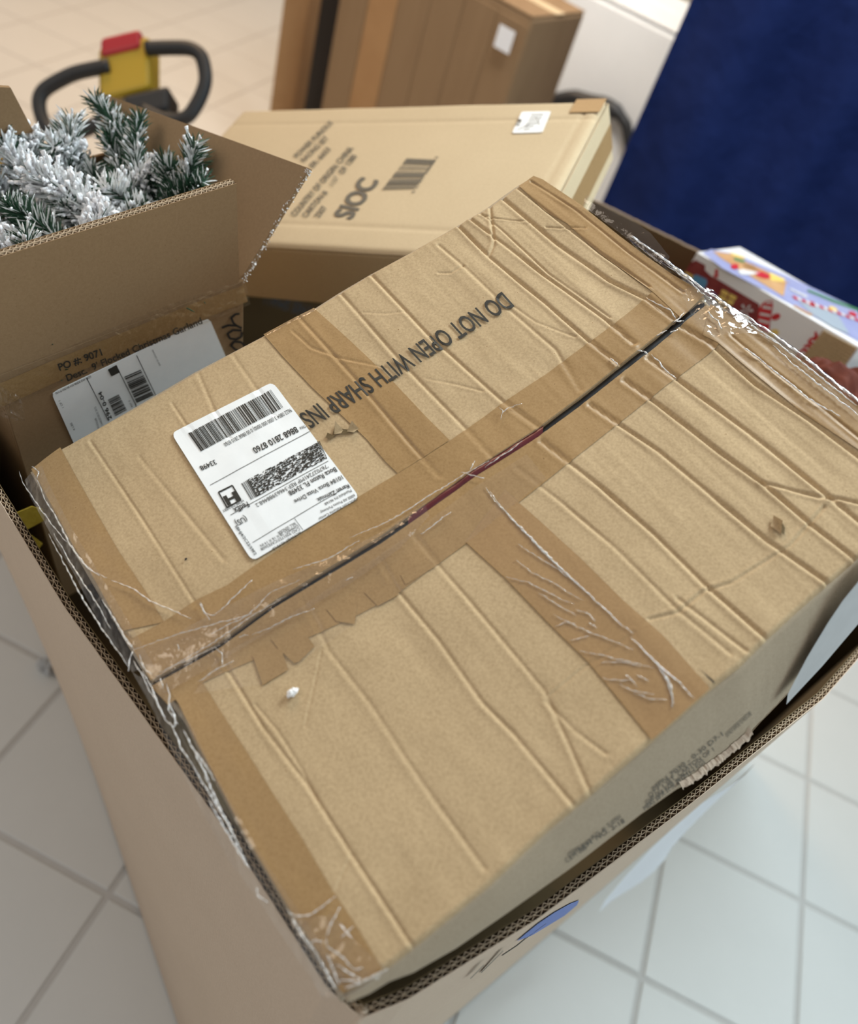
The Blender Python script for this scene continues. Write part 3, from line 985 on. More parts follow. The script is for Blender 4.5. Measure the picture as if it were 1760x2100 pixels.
for k, pl in enumerate([[(50, 945), (200, 890), (400, 835), (540, 800), (640, 700), (760, 650)], [(150, 1060), (260, 990), (400, 910), (560, 800), (700, 720)], [(160, 1040), (290, 985), (420, 925)], [(560, 880), (640, 850), (720, 805), (820, 770)], [(730, 605), (880, 560), (1010, 480)],
                        [(970, 470), (1150, 390), (1300, 290), (1450, 200), (1560, 140)], [(380, 880), (460, 840), (560, 790)], [(400, 800), (560, 650)], [(1270, 455), (1340, 400), (1400, 355)], [(340, 745), (360, 790), (400, 800)], [(400, 930), (430, 960), (430, 1010)],
                        [(330, 1080), (400, 1030), (480, 990)], [(240, 920), (250, 945)], [(500, 890), (540, 880)], [(1480, 180), (1500, 140)], [(1440, 190), (1540, 215)], [(1540, 170), (1600, 130), (1700, 60)], [(950, 650), (985, 635)]]):
    wr([c8(*p) for p in pl], 0.0008, 0.0035, 30 + k)
cl = crop(0, 900, 460 / 1610.0)
for k, pl in enumerate([[(150, 250), (180, 330), (260, 450), (350, 580), (430, 680), (500, 760)], [(280, 300), (330, 430), (430, 600), (520, 780), (600, 900), (690, 970), (780, 1010)], [(520, 770), (560, 830), (640, 940), (720, 990)], [(370, 700), (430, 820), (520, 1000), (620, 1180), (740, 1370), (860, 1540), (930, 1640)],
                        [(400, 690), (480, 830), (580, 1000), (700, 1180), (800, 1370)], [(740, 1160), (830, 1300), (900, 1420), (970, 1520)], [(870, 1380), (900, 1440), (960, 1510)], [(800, 1020), (960, 1080), (1080, 1170), (1200, 1220), (1380, 1300)], [(240, 210), (300, 260), (280, 300)], [(960, 1530), (940, 1600), (930, 1680)], [(1010, 1560), (1040, 1650), (1100, 1700)],
                        [(970, 1600), (1050, 1740), (1080, 1800)], [(1200, 1760), (1230, 1850), (1220, 1950), (1290, 2060)], [(1060, 1780), (1140, 1900), (1200, 2010)], [(1160, 1720), (1180, 1800)], [(1440, 1190), (1470, 1250), (1520, 1310)]]):
    wr([cl(*p) for p in pl], 0.0009, 0.003, 60 + k)
c1 = crop(250, 1200, 600 / 1760.0)
for k, pl in enumerate([[(130, 520), (200, 650), (250, 780), (290, 840)], [(290, 700), (330, 800), (330, 860), (280, 830)], [(300, 830), (350, 940), (360, 980), (430, 1080)], [(380, 880), (440, 990), (520, 1100), (570, 1190)], [(420, 1060), (500, 1200), (580, 1330), (660, 1460), (760, 1680)], [(500, 1120), (560, 1260), (620, 1390), (680, 1490)],
                        [(440, 1000), (540, 1190)], [(530, 1290), (600, 1420), (700, 1590), (780, 1720)]]):
    wr([c1(*p) for p in pl], 0.0010, 0.003, 90 + k)
cb = crop(400, 1600, 600 / 1760.0)
for k, pl in enumerate([[(560, 780), (600, 820), (690, 815), (780, 760), (850, 700)], [(590, 830), (640, 920), (700, 1000), (740, 1050)], [(690, 1000), (720, 965), (770, 975)], [(790, 960), (800, 1000), (880, 1060), (960, 1140)], [(860, 1110), (930, 1160), (1000, 1200)], [(960, 1140), (1010, 1130)], [(900, 1250), (1000, 1220), (1070, 1180), (1160, 1140)],
                        [(730, 1040), (790, 1150), (850, 1260)], [(800, 1050), (830, 1130), (870, 1230)], [(880, 760), (830, 860), (790, 950)], [(380, 650), (390, 700), (450, 740)], [(880, 1200), (990, 1210), (960, 1240)], [(960, 880), (880, 950)]]):
    wr([cb(*p) for p in pl], 0.0010, 0.0035, 110 + k)
cr5 = crop(1250, 380, 510 / 1760.0)
for k, pl in enumerate([[(260, 800), (350, 860), (420, 900), (470, 950)], [(290, 1210), (350, 1260), (390, 1300), (470, 1370)], [(0, 1230), (60, 1290)], [(930, 1165), (1050, 1240), (1150, 1330), (1280, 1430), (1400, 1530), (1620, 1650)], [(940, 1170), (1010, 1215), (1070, 1250)], [(690, 900), (720, 950), (760, 975)], [(760, 970), (790, 1040)],
                        [(400, 590), (480, 640), (560, 700), (640, 780), (720, 830)], [(380, 560), (500, 640), (620, 720), (740, 800)], [(830, 870), (950, 960), (1040, 1040), (1180, 1130), (1300, 1240)], [(760, 830), (900, 930), (1050, 1020)], [(1050, 1070), (1200, 1150), (1400, 1310), (1560, 1440), (1740, 1580)],
                        [(1150, 1150), (1300, 1290), (1460, 1420), (1640, 1560), (1760, 1660)], [(520, 920), (490, 960), (450, 990)], [(190, 1180), (240, 1190), (270, 1210)], [(440, 990), (520, 980)], [(420, 1050), (480, 1040)], [(330, 1080), (400, 1040)]]):
    wr([cr5(*p) for p in pl], 0.0012, 0.003, 140 + k)
for k, pl in enumerate([[(1026, 862), (1030, 848), (1045, 838), (1070, 831)], [(1024, 838), (1032, 845), (1030, 850)]]):
    wr(pl, 0.0006, 0.003, 170 + k)
tag(WR.build('crease_glints', M_GLINT, big, smooth=True), kind='stuff')
# folded film along the right-hand edge, its highlight put into the whitish colour
for pl in ([(1290, 490), (1340, 525), (1400, 570), (1440, 602), (1500, 640), (1560, 678), (1640, 735), (1760, 836), (1900, 972)],):
    film('fold_glint', pl, [(x + 14, y - 2) for x, y in pl], 0.0012, -0.003, .0015, .002, 140, 53, M_GLINT)

# crumb of foam on the lower flap
bmx = bmesh.new()
bmesh.ops.create_icosphere(bmx, subdivisions=3, radius=1)
cp = top_surf(0.003)(np.array([601.]), np.array([1422.]))[0]
for v in bmx.verts:
    f_ = 1 + 0.5 * mnoise.noise(v.co * 2.3)
    v.co = Vector(cp) + Vector(UX) * v.co.x * .0046 * f_ + Vector(VX) * v.co.y * .0028 * f_ + Vector(NX) * v.co.z * .0026 * f_
me = bpy.data.meshes.new('foam_crumb')
bmx.to_mesh(me)
bmx.free()
me.materials.append(M_FOAM)
o = bpy.data.objects.new('foam_crumb', me)
COL.objects.link(o)
tag(o, 'tiny white foam crumb lying on the lower flap of the large carton', 'crumb')

# ================================================================== THE OPEN PALLET BOX UNDER EVERYTHING
RIM = 0.94
crate = empty('pallet_box', (0.0, 1.0, 0.0))
tag(crate, 'big open cardboard pallet box with raw corrugated rim holding all the cartons', 'box')
rimL = [(-1.05, 0.92), (-0.394, 0.478), (-0.27, 0.392), (-0.158, 0.325), (-0.049, 0.259), (0.06, 0.186), (0.087, 0.1775)]
rimR = [(0.087, 0.1775), (0.114, 0.1985), (0.1985, 0.287), (0.3225, 0.438), (0.4765, 0.633), (0.5335, 0.724), (0.873, 1.198)]
rimB = [(0.873, 1.198), (0.64, 1.44), (0.3, 1.628), (0.062, 1.674), (-0.22, 1.83)]
rimK = [(-0.22, 1.83), (-1.05, 0.92)]
basL = [(-1.0, 1.21), (-0.572, 0.801), (-0.371, 0.607), (-0.068, 0.315), (0.108, 0.145)]
basR = [(0.108, 0.145), (0.346, 0.455), (0.50, 0.656), (0.723, 0.974), (0.92, 1.25)]
basB = [(0.92, 1.25), (-0.2, 1.86)]
basK = [(-0.2, 1.86), (-1.0, 1.21)]
TH = 0.0085


RIM0 = RIM


def ring_strip(rim, bas, o0, o1, ztop, zbot, n, depth=None, wave=None):
    Rm, Bs = resample(rim, n), resample(bas, n)
    T = np.gradient(Rm, axis=0)
    T /= np.linalg.norm(T, axis=1)[:, None]
    Nn = np.stack([T[:, 1], -T[:, 0]], 1)              # outwards
    d = np.r_[0, np.cumsum(np.linalg.norm(np.diff(Rm, axis=0), axis=1))]
    a, b = np.full(n, o0), np.full(n, o1)
    if wave:
        pitch, amp, cen, th, ph = wave
        tri = 2 / math.pi * np.arcsin(np.sin(2 * math.pi * d / pitch + ph + 0.6 * lattice(d * 40, d * 0, 3)))
        a, b = cen + tri * amp - th / 2, cen + tri * amp + th / 2
    zt = ztop + 0.004 * lattice(d * 12, d * 0 + 2, 77) + 0.0012 * lattice(d * 160, d * 0 + 5, 78)
    V = []
    for i in range(n):
        for o_, top_ in ((a[i], 1), (b[i], 1), (b[i], 0), (a[i], 0)):
            if top_:
                p = Rm[i] + (Bs[i] - Rm[i]) * max(0.0, (RIM0 - ztop) / RIM0)
                z = zt[i]
            else:
                if depth:
                    p, z = Rm[i] + (Bs[i] - Rm[i]) * ((RIM0 - ztop + depth) / RIM0), zt[i] - depth
                else:
                    p, z = Bs[i], zbot
            V.append((p[0] + Nn[i, 0] * o_, p[1] + Nn[i, 1] * o_, z))
    F = []
    for i in range(n - 1):
        for k in range(4):
            F.append((i * 4 + k, (i + 1) * 4 + k, (i + 1) * 4 + (k + 1) % 4, i * 4 + (k + 1) % 4))
    F += [(3, 2, 1, 0), tuple((n - 1) * 4 + k for k in range(4))]
    return V, F


for nm, rm, bs, flute in (('left', rimL, basL, True), ('right', rimR, basR, True), ('back', rimB, basB, True), ('far', rimK, basK, False)):
    zr = RIM if nm != 'far' else 0.74                       # the far wall is cut lower
    out = MB()
    out.add(*ring_strip(rm, bs, TH / 2 - .0007, TH / 2, zr, 0.004, 420))
    pan = out.build('side_panel', M_PALE, crate, smooth=False)
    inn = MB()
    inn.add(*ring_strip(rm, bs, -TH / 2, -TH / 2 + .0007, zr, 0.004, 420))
    inn.build('inner_liner', M_PALE_SHADE, pan)
    if flute:
        L_ = np.linalg.norm(np.diff(np.array(rm), axis=0), axis=1).sum()
        fm = MB()
        fm.add(*ring_strip(rm, bs, 0, 0, RIM - .0005, 0, int(L_ / .0011), depth=.016, wave=(.0088, .0016, .0017, .0006, 0)))
        fm.add(*ring_strip(rm, bs, 0, 0, RIM - .0005, 0, int(L_ / .0010), depth=.016, wave=(.0066, .0013, -.0019, .0006, 1)))
        fm.add(*ring_strip(rm, bs, -.0004, .0001, RIM - .0003, 0, 300, depth=.02))
        fm.build('fluting', M_FLUTE, pan)
    km = MB()
    km.add(*ring_strip(rm, bs, -TH / 2 + .0012, TH / 2 - .0012, zr - .010, 0, 420, depth=.012))
    km.build('flute_shade', M_FLUTE_SHADE, pan)  # dark strip below the rim, painted shade between the flutes
mb = MB()
pts = [(p[0], p[1], 0.012) for p in basL[:-1] + basR[:-1] + basB[:-1] + basK[:-1]]
mb.add(pts, [tuple(range(len(pts)))])
mb.build('bottom_panel', M_PALE_SHADE, crate)
# blue stain, marker strokes and white sheet on the right-hand outer face
w0, w1, w2 = np.array([0.1985, 0.287, 0.94]), np.array([0.3225, 0.438, 0.94]), np.array([0.33, 0.434, 0.0])
wnrm = np.cross(w1 - w0, w2 - w0)
wnrm /= np.linalg.norm(wnrm)
if wnrm[0] < 0:
    wnrm = -wnrm
wall_s = plane_surf(w0 + wnrm * 0.0055, wnrm, 0.0)
pr = Print(wall_s)
pr.poly([(1060, 1930), (1078, 1915), (1104, 1894), (1138, 1871), (1170, 1853), (1188, 1846), (1184, 1856), (1158, 1878), (1125, 1898), (1090, 1919)])
pr.build('blue_mark', M_BLUE, crate)
pr = Print(wall_s)
pr.stroke([(965, 2007), (985, 1987), (993, 1979)], 1.6)
pr.stroke([(987, 1995), (1010, 1972), (1032, 1950)], 1.6)
pr.stroke([(1030, 1960), (1060, 1940), (1085, 1920), (1120, 1894)], 1.2)
pr.build('marker_strokes', M_INK_FADED, crate)
sheet = []
for x in np.linspace(0.485, 0.575, 6):                # A4-like sheet taped to the wall, its foot curling away
    for z, o_ in ((0.62, .005), (0.52, .008), (0.42, .014), (0.33, .022), (0.29, .030)):
        t = 1 - z / RIM
        q = np.array([x, .0035 + 1.305 * x, 0]) * t + np.array([x, .287 + (x - .1985) * 1.235, 0]) * (1 - t)
        q[2] = z + 0.02 * (x - .53) / .05
        sheet.append(q + np.array([.793, -.609, 0]) * (o_ + .004 * math.sin(x * 60)))
m = MB()
m.grid(np.array(sheet).reshape(6, 5, 3))
o = m.build('paper_sheet', M_WHITE, crate, smooth=True)
o['label'] = 'white paper sheet hanging from the outer wall'
for (ax_, ay_), (bx_, by_) in ((rimR[0], basR[0]), (rimR[-1], basR[-1]), (rimL[0], basL[0])):
    m = MB()
    m.tube([(ax_, ay_, RIM - .002), (ax_ * .5 + bx_ * .5, ay_ * .5 + by_ * .5, RIM / 2), (bx_, by_, .005)], TH / 2 + .0004, 10)
    m.build('corner_fold', M_PALE, crate, smooth=True)

# scraps of wrapping film at the foot of the left wall
for k, (x, y, s_) in enumerate(((122, 1352, .015), (312, 1722, .013), (392, 1868, .014))):
    p = onplane(np.array(x), np.array(y), np.array([0, 0, 0.03]), np.array([0, 0, 1.])) - np.array([.016, .016, 0])
    bmx = bmesh.new()
    bmesh.ops.create_icosphere(bmx, subdivisions=4, radius=1)
    for v in bmx.verts:
        f_ = 1 + 0.7 * mnoise.noise(v.co * 1.7 + Vector((k * 5, 0, 0))) + .25 * mnoise.noise(v.co * 6)
        v.co = Vector((p[0] + v.co.x * s_ * 1.1 * f_, p[1] + v.co.y * s_ * f_, max(0.001, 0.02 + v.co.z * .02 * f_)))
    me = bpy.data.meshes.new('film_scrap')
    bmx.to_mesh(me)
    bmx.free()
    me.materials.append(M_GREYBAG)
    o = bpy.data.objects.new('film_scrap', me)
    COL.objects.link(o)
    tag(o, ('crumpled wrap scrap at the foot of the left wall, farthest back', 'crumpled wrap scrap at the foot of the left wall, middle one', 'crumpled wrap scrap at the foot of the left wall, nearest the camera')[k], 'plastic wrap', 'wrap scraps by the pallet box')


def carton(name, o, a, b, c, mat, label, cat='box', group=None, bev=0.004, seam=True, tapemat=None):
    """closed carton: body with top flaps parted along a slit, taped"""
    o, a, b, c = (np.array(q, float) for q in (o, a, b, c))
    root = empty(name, o + (a + b) / 2)
    tag(root, label, cat, group)
    m_ = MB()
    m_.box(o, a, b, c)
    body_ = bevel(m_.build('body', mat, root), bev)
    if seam:
        cn = c / np.linalg.norm(c)
        an, bn = a / np.linalg.norm(a), b / np.linalg.norm(b)
        for s0, s1 in ((0.0, 0.495), (0.505, 1.0)):
            f_ = MB()
            f_.box(o + c + b * s0 + an * .003 + cn * .0005, a - an * .006, b * (s1 - s0), cn * .004)
            f_.build('top_flap', mat, root)
        t_ = MB()
        t_.box(o + c + b * .5 - bn * .024 + cn * .0046, a, bn * .048, cn * .0006)
        t_.build('tape', tapemat or M_TAPE, root)
    return root


# ================================================================== FLAT CARTON WITH BLACK LETTERS (behind)
k_ = 1.20 / 1.25
sc = lambda p: CAM + (np.array(p) - CAM) * k_
sTR, sTL, sBR = sc((0.0204, 1.3651, 1.2064)), sc((-0.5941, 1.4918, 0.9266)), sc((-0.0067, 0.9991, 1.1003))
sx = (sTR - sTL) / np.linalg.norm(sTR - sTL)
sy = (sBR - sTR) / np.linalg.norm(sBR - sTR)
sn = np.cross(sx, sy)
if sn[2] < 0:
    sn = -sn
sw, sh, sd = np.linalg.norm(sTR - sTL), np.linalg.norm(sBR - sTR), 0.10
toy = empty('flat_carton', sTL + sx * sw / 2 + sy * sh / 2 - sn * sd)
tag(toy, 'long flat tan carton with black printed letters leaning behind the large carton', 'box')
m = MB()
m.box(sTL - sn * sd, sx * sw, sy * sh, sn * (sd - 0.002))
bevel(m.build('body', M_TAN, toy), 0.006, 3)
# top face with shallow score lines
nu, nv = 150, 90
uu, vv = np.meshgrid(np.linspace(0.001, .999, nu), np.linspace(0.001, .999, nv), indexing='ij')
hh = -0.0004 + 0.0012 * lattice(uu * 9, vv * 5, 61)
for y_ in (0.135, 0.86):
    hh -= 0.0016 * np.exp(-(((vv - y_) * sh) / 0.003) ** 2)
hh -= 0.0014 * np.exp(-(((uu - 0.965) * sw) / 0.003) ** 2)
edge = np.minimum.reduce([uu * sw, (1 - uu) * sw, vv * sh, (1 - vv) * sh])
hh -= 0.004 * np.exp(-(edge / 0.004) ** 2)
G = sTL + (uu * sw)[..., None] * sx + (vv * sh)[..., None] * sy + (hh + 0.0026)[..., None] * sn
m = MB()
m.grid(G, flip=np.dot(np.cross(sx, sy), sn) < 0)
m.build('top_panel', M_TAN, toy, smooth=True)
ts = plane_surf(sTL, sn, 0.0034)
PP = Print(ts)
c = crop(580, 240, 340 / 1760.0)
PP.text('POWER FURIOUS', c(165, 455), c(545, 85), (-9, -6), bold=.01)
PP.text('RACING SET', c(235, 500), c(500, 245), (-9, -6), bold=.01)
PP.text('ER: 6653', c(330, 560), c(520, 365), (-9, -6), bold=.01)
PP.text('COUNTRY OF ORIGIN: CHINA', c(145, 1075), c(765, 355), (-12, -5), bold=.012)
PP.text('CARTON #', c(265, 1085), c(490, 815), (-12, -4), bold=.012)
PP.text('1157', c(545, 755), c(605, 665), (-9, -5))
PP.text('OF 1380', c(650, 625), c(800, 435), (-12, -4), bold=.012)
PP.text('2307', c(395, 1090), c(485, 980), (-12, -4), bold=.012)
PP.text('SIOC', c(735, 1105), c(1025, 700), (-38, -8), bold=.03)
PP.bars([c(1060, 790), c(1325, 455), c(1640, 470), c(1400, 780)], 26, 9)
PP.text('0 27497 06653 2', c(1400, 830), c(1660, 440), (-6, -1))
PP.build('printed_text', M_INK_FADED, toy)
lab2 = sticker(ts, [(1071, 234), (1131, 233), (1113, 276), (1051, 278)], 0.04, M_LABEL, 'sticker', toy, n=10)
PP = Print(plane_surf(sTL, sn, 0.0042))
for i in range(6):
    PP.line((1090 - i * 3, 241 + i * 6), (1116 - i * 4 - (i % 3) * 4, 240 + i * 6), 1.3)
PP.line((1100, 246), (1108, 262), 1.2)
PP.line((1112, 243), (1104, 256), 1.2)
PP.bars([(1058, 262), (1065, 248), (1072, 250), (1066, 264)], 5, 2)
PP.line((1062, 272), (1090, 258), 1)
PP.build('sticker_text', M_INK_FADED, lab2)
# tape wrapped over the right end
e0 = sTR - sn * 0.004
t_ = MB()
t_.box(e0 + sx * 0.0005, sx * 0.002, sy * sh, -sn * (sd - .012))
t_.build('end_panel', M_TAN, toy)
t_ = MB()
t_.box(e0 + sx * 0.0028 - sn * .03, sx * 0.0005, sy * sh, -sn * 0.04)
t_.build('end_tape', M_TAPE, toy)
t_ = MB()
t_.box(sTR + sn * 0.0032 - sx * 0.045, sx * 0.045, sy * 0.035, sn * 0.0005)
t_.build('brown_tape', M_TAPE, toy)

# ================================================================== OPEN CARTON WITH THE FLOCKED GARLAND
FR = CAM + ray(500, 575) * 0.95
FL = CAM + ray(-10, 772) * 0.80
tx = FR - FL
tw = np.linalg.norm(tx)
tx /= tw
pn = np.cross(ray(85, 1120), ray(170, 1380))
ty = np.cross(tx, pn)
ty /= np.linalg.norm(ty)
if ty[2] > 0:
    ty = -ty
tz = np.cross(tx, ty)
TD, THH = 0.29, 0.42
gar = empty('open_carton', FL + tx * tw / 2 + tz * TD / 2 + ty * THH)
tag(gar, 'open brown carton with raised flaps holding frosted fir garland, white label on its front', 'box')
w_ = 0.005


def slab(name, o, a, b, n, th, mat, parent, bev=0.0012):
    m_ = MB()
    m_.box(o, a, b, np.array(n) * th)
    return bevel(m_.build(name, mat, parent), bev)


slab('front_side', FL, tx * tw, ty * THH, tz, w_, M_BROWN, gar)
slab('back_side', FL + tz * TD, tx * tw, ty * THH, -tz, w_, M_BROWN, gar)
slab('left_side', FL + tz * w_, tz * (TD - 2 * w_), ty * THH, tx, w_, M_BROWN, gar)
slab('right_side', FR + tz * w_, tz * (TD - 2 * w_), ty * THH, -tx, w_, M_BROWN, gar)
slab('bottom', FL + ty * THH, tx * tw, tz * TD, -ty, w_, M_BROWN, gar)


def fluted_flap(name, h0, h1, f0, f1, th, nrm, mat, flip=False, flutes=True):
    """flap between hinge h0-h1 and free edge f0-f1, with open flutes along the free edge"""
    h0, h1, f0, f1, nrm = (np.array(q, float) for q in (h0, h1, f0, f1, nrm))
    m_ = MB()
    for off, t in ((0, .0006), (th - .0006, .0006)):
        P = [h0 + nrm * off, h1 + nrm * off, f1 + nrm * off, f0 + nrm * off]
        Q = [p + nrm * t for p in P]
        m_.add(P + Q, [(0, 1, 2, 3), (7, 6, 5, 4), (0, 4, 5, 1), (1, 5, 6, 2), (2, 6, 7, 3), (3, 7, 4, 0)])
    # closed side strips
    for a, b in ((h0, f0), (h1, f1)):
        m_.add([a, b, b + nrm * th, a + nrm * th], [(0, 1, 2, 3)])
    o = m_.build(name, mat, gar)
    e = f1 - f0
    L_ = np.linalg.norm(e)
    n = int(L_ / .0007)
    fm = MB()
    dn = (h0 + h1) / 2 - (f0 + f1) / 2
    dn /= np.linalg.norm(dn)
    if flutes:
        fm.add([f0 + nrm * th * .52, f1 + nrm * th * .52, f1 + nrm * th * .52 + dn * .02, f0 + nrm * th * .52 + dn * .02,
                f0 + nrm * th * .60, f1 + nrm * th * .60, f1 + nrm * th * .60 + dn * .02, f0 + nrm * th * .60 + dn * .02],
               [(0, 1, 2, 3), (7, 6, 5, 4), (0, 4, 5, 1)])
        for cen, amp, pitch in ((.28, .20, .0062), (.79, .16, .0056)):
            V = []
            for i in range(n):
                s_ = i / (n - 1)
                tri = 2 / math.pi * math.asin(math.sin(2 * math.pi * s_ * L_ / pitch))
                for q in (-.045, .045):
                    p = f0 + e * s_ + nrm * th * (cen + tri * amp + q)
                    V += [p + dn * .0003, p + dn * .012]
            F = []
            for i in range(n - 1):
                a = i * 4
                F += [(a, a + 4, a + 6, a + 2), (a, a + 1, a + 5, a + 4), (a + 2, a + 6, a + 7, a + 3)]
            fm.add(V, F)
        fm.build('fluting', M_FLUTE, o)
        km = MB()
        km.add([f0 + dn * .010 + nrm * .0008, f1 + dn * .010 + nrm * .0008, f1 + dn * .010 + nrm * (th - .0008), f0 + dn * .010 + nrm * (th - .0008)], [(0, 1, 2, 3)])
        km.build('flute_shade', M_FLUTE_SHADE, o)  # dark strip behind the open flutes, shade put into its colour
    return o


def ray_plane_pt(x, y, o, n):
    return onplane(np.array(float(x)), np.array(float(y)), np.array(o), np.array(n))


# front flap stands up from the hinge, a touch towards the viewer
fn = -tz
f1 = ray_plane_pt(485, 376, FR, tz)
f0 = f1 - tx * (tw * 1.02)
f1b = ray_plane_pt(485, 376, FR, tz)
fluted_flap('front_flap', FL, FR - tx * .006, f0, f1, .0095, tz, M_BROWN)
# right flap seen from inside
N_ = ray_plane_pt(634, 345, FR, tz)
Fp = ray_plane_pt(196, 186, N_, np.cross(tz, N_ - FR))
far = FR + tz * TD
nr = np.cross(tz, N_ - FR)
nr /= np.linalg.norm(nr)
fluted_flap('right_flap', FR + tz * .004, far, N_, Fp, .0055, nr if nr @ tx > 0 else -nr, M_BROWN_LIT, flutes=False)
# back flap leaning away at the far left
bp0 = [ray_plane_pt(x, y, FL + tz * TD, tz) for x, y in ((-140, 300), (70, 272), (22, 180), (-140, 170))]
m = MB()
m.add(bp0 + [p + tz * .005 for p in bp0], [(0, 1, 2, 3), (7, 6, 5, 4), (0, 4, 5, 1), (1, 5, 6, 2), (2, 6, 7, 3), (3, 7, 4, 0)])
m.build('back_flap', M_BROWN, gar)
# snow caught on the edge of the right flap
sm = MB()
for i in range(150):
    t = random.random()
    p = FR * (1 - t) + N_ * t + tz * random.uniform(-.004, .003) + tx * random.uniform(-.002, .003)
    s_ = random.uniform(.0006, .0019)
    a = np.array([random.uniform(-1, 1) for _ in range(3)]) * s_
    b = np.array([random.uniform(-1, 1) for _ in range(3)]) * s_
    c_ = np.cross(a, b) / s_
    sm.add([p + a, p - a, p + b, p + c_], [(0, 1, 2), (0, 1, 3), (1, 2, 3), (0, 2, 3)])
tag(sm.build('snow_specks', M_FOAM, gar), kind='stuff')
# film, label, lettering on the front
fs = plane_surf(FL, tz, 0.0008)
film_front = MB()


def plane_film(a, b, o, n, amp, seed, mat, name, parent, nn=120, k=16, freq=60):
    A_, B_ = resample(a, nn), resample(b, nn)
    P = np.stack([A_ * (1 - t) + B_ * t for t in np.linspace(0, 1, k)], 1)
    sf = plane_surf(o, n, 0.002)
    flat = P.reshape(-1, 2)
    e = amp * (np.abs(lattice(flat[:, 0] / freq * 2, flat[:, 1] / freq * 5, seed)) * 2 + lattice(flat[:, 0] / freq * 6, flat[:, 1] / freq * 9, seed + 1))
    nv_ = np.array(n) / np.linalg.norm(n)
    if np.dot(CAM - np.array(o), nv_) < 0:
        nv_ = -nv_
    G_ = (sf(flat[:, 0], flat[:, 1]) + e[:, None] * nv_).reshape(nn, k, 3)
    m_ = MB()
    m_.grid(G_)
    return m_.build(name, mat, parent)


pr = Print(plane_surf(FL, tz, 0.0004))
pr.poly([(-10, 790), (100, 742), (250, 682), (400, 620), (498, 585), (508, 618), (400, 660), (250, 722), (100, 790), (-5, 838)])
pr.build('brown_tape', M_TAPE, gar)
plane_film([(-20, 770), (120, 716), (260, 655), (390, 605), (500, 572)], [(-10, 840), (110, 792), (255, 726), (400, 668), (512, 622)], FL, tz, .0009, 71, M_FILM, 'clear_film', gar)
plane_film([(-30, 760), (0, 790), (40, 810)], [(-40, 830), (0, 850), (50, 862)], FL, tz, .003, 73, M_FILM, 'clear_film', gar, 50, 16, 30)
lab3 = sticker(fs, [(104, 805), (428, 651), (506, 832), (185, 985)], 0.03, M_LABEL, 'shipping_label', gar, n=24)
lab3['label'] = 'white label with barcodes, tucked behind the large carton'
PG = Print(plane_surf(FL, tz, 0.0018))
c = crop(0, 500, 660 / 1760.0)
PG.line(c(470, 730), c(590, 965), 1.5)
PG.line(c(645, 690), c(745, 890), 1.5)
PG.line(c(742, 605), c(850, 830), 1.5)
PG.poly([c(585, 682), c(632, 657), c(652, 697), c(606, 720)])
PG.bars([c(675, 722), c(745, 868), c(838, 826), c(765, 683)], 20, 12)
PG.bars([c(585, 848), c(628, 938), c(690, 905), c(645, 818)], 16, 14)
PG.text('296 0-04', c(608, 950), c(550, 800), (-7, 4), bold=.02)
PG.text('1 OF 1', c(345, 888), c(325, 850), (-4, 2))
PG.text('4 LBS', c(408, 1012), c(388, 972), (-4, 2))
PG.text('CHARLESTON SC 29173', c(560, 985), c(520, 885), (-4, 2))
PG.text('POOLER', c(540, 1000), c(522, 945), (-4, 2))
PG.text('Part # 106148-434 9RIDE EXP 08/25', c(302, 818), c(495, 725), (-1.5, -4))
PG.text('SHIP BY GROUND', c(875, 660), c(832, 572), (-3, 1.5))
PG.text('REF 2', c(722, 885), c(705, 850), (-3, 1.5))
PG.build('printed_label_text', M_INK, lab3)
PG = Print(plane_surf(FL, tz, 0.0012))
PG.text('PO #: 9071', c(325, 690), c(558, 606), (-5, -14), bold=.016)
PG.text("Desc.  9' Flocked Christmas Garland", c(368, 748), c(1105, 432), (-5, -13), bold=.012)
PG.build('printed_text', M_INK, gar)
c = crop(440, 540, 320 / 1760.0)
PG = Print(plane_surf(FL, tz, 0.0016))
PG.stroke([c(275, 560), c(230, 565), c(180, 605), c(205, 665), c(245, 700)], 4.4)
PG.stroke([c(75, 718), c(150, 690), c(240, 695), c(300, 725)], 4.4)
PG.stroke([c(300, 750), c(200, 745), c(140, 785), c(165, 840), c(240, 850), c(295, 820), c(300, 765)], 4.4)
PG.stroke([c(330, 915), c(290, 880), c(210, 875), c(180, 920), c(220, 960), c(310, 1000)], 4.4)
PG.build('marker_writing', M_MARKER, gar)
# gold tape on the lower left corner
m = MB()
gs = plane_surf(FL, tz, 0.003)
P = np.array([(24, 1050), (62, 1034), (84, 1040), (88, 1062), (70, 1072), (50, 1082), (46, 1090), (62, 1094), (84, 1110), (74, 1124), (56, 1126), (38, 1108), (28, 1078)], float)
q = gs(P[:, 0], P[:, 1])
m.add(q, [(0, 1, 2, 3, 4, 5, 6, 12), (12, 6, 7, 8, 9, 10, 11)])
o = m.build('gold_tape', M_GOLD, gar)
s_ = o.modifiers.new('solid', 'SOLIDIFY')
s_.thickness = 0.0012

# ---- the frosted garland
M_NEEDLE = noisy('green_needle', (0.018, 0.055, 0.032), (0.05, 0.115, 0.065), 60, rough=0.5, bump=0)
M_FROST_N = noisy('frosted_needle', (0.68, 0.71, 0.70), (0.90, 0.91, 0.91), 150, rough=0.9, bump=0)
M_FROST = noisy('flock_snow', (0.82, 0.84, 0.87), (0.92, 0.93, 0.95), 300, rough=0.95, bump=0.3)
M_TWIG = plain('twig', (0.06, 0.045, 0.03), 0.8)
garland = empty('fir_garland', FL + tx * tw / 2 + tz * TD / 2 + ty * 0.1)
tag(garland, 'artificial fir garland with frosted white and green sprigs in the open carton', 'garland')
top_c = FL + tx * tw / 2 + tz * TD / 2


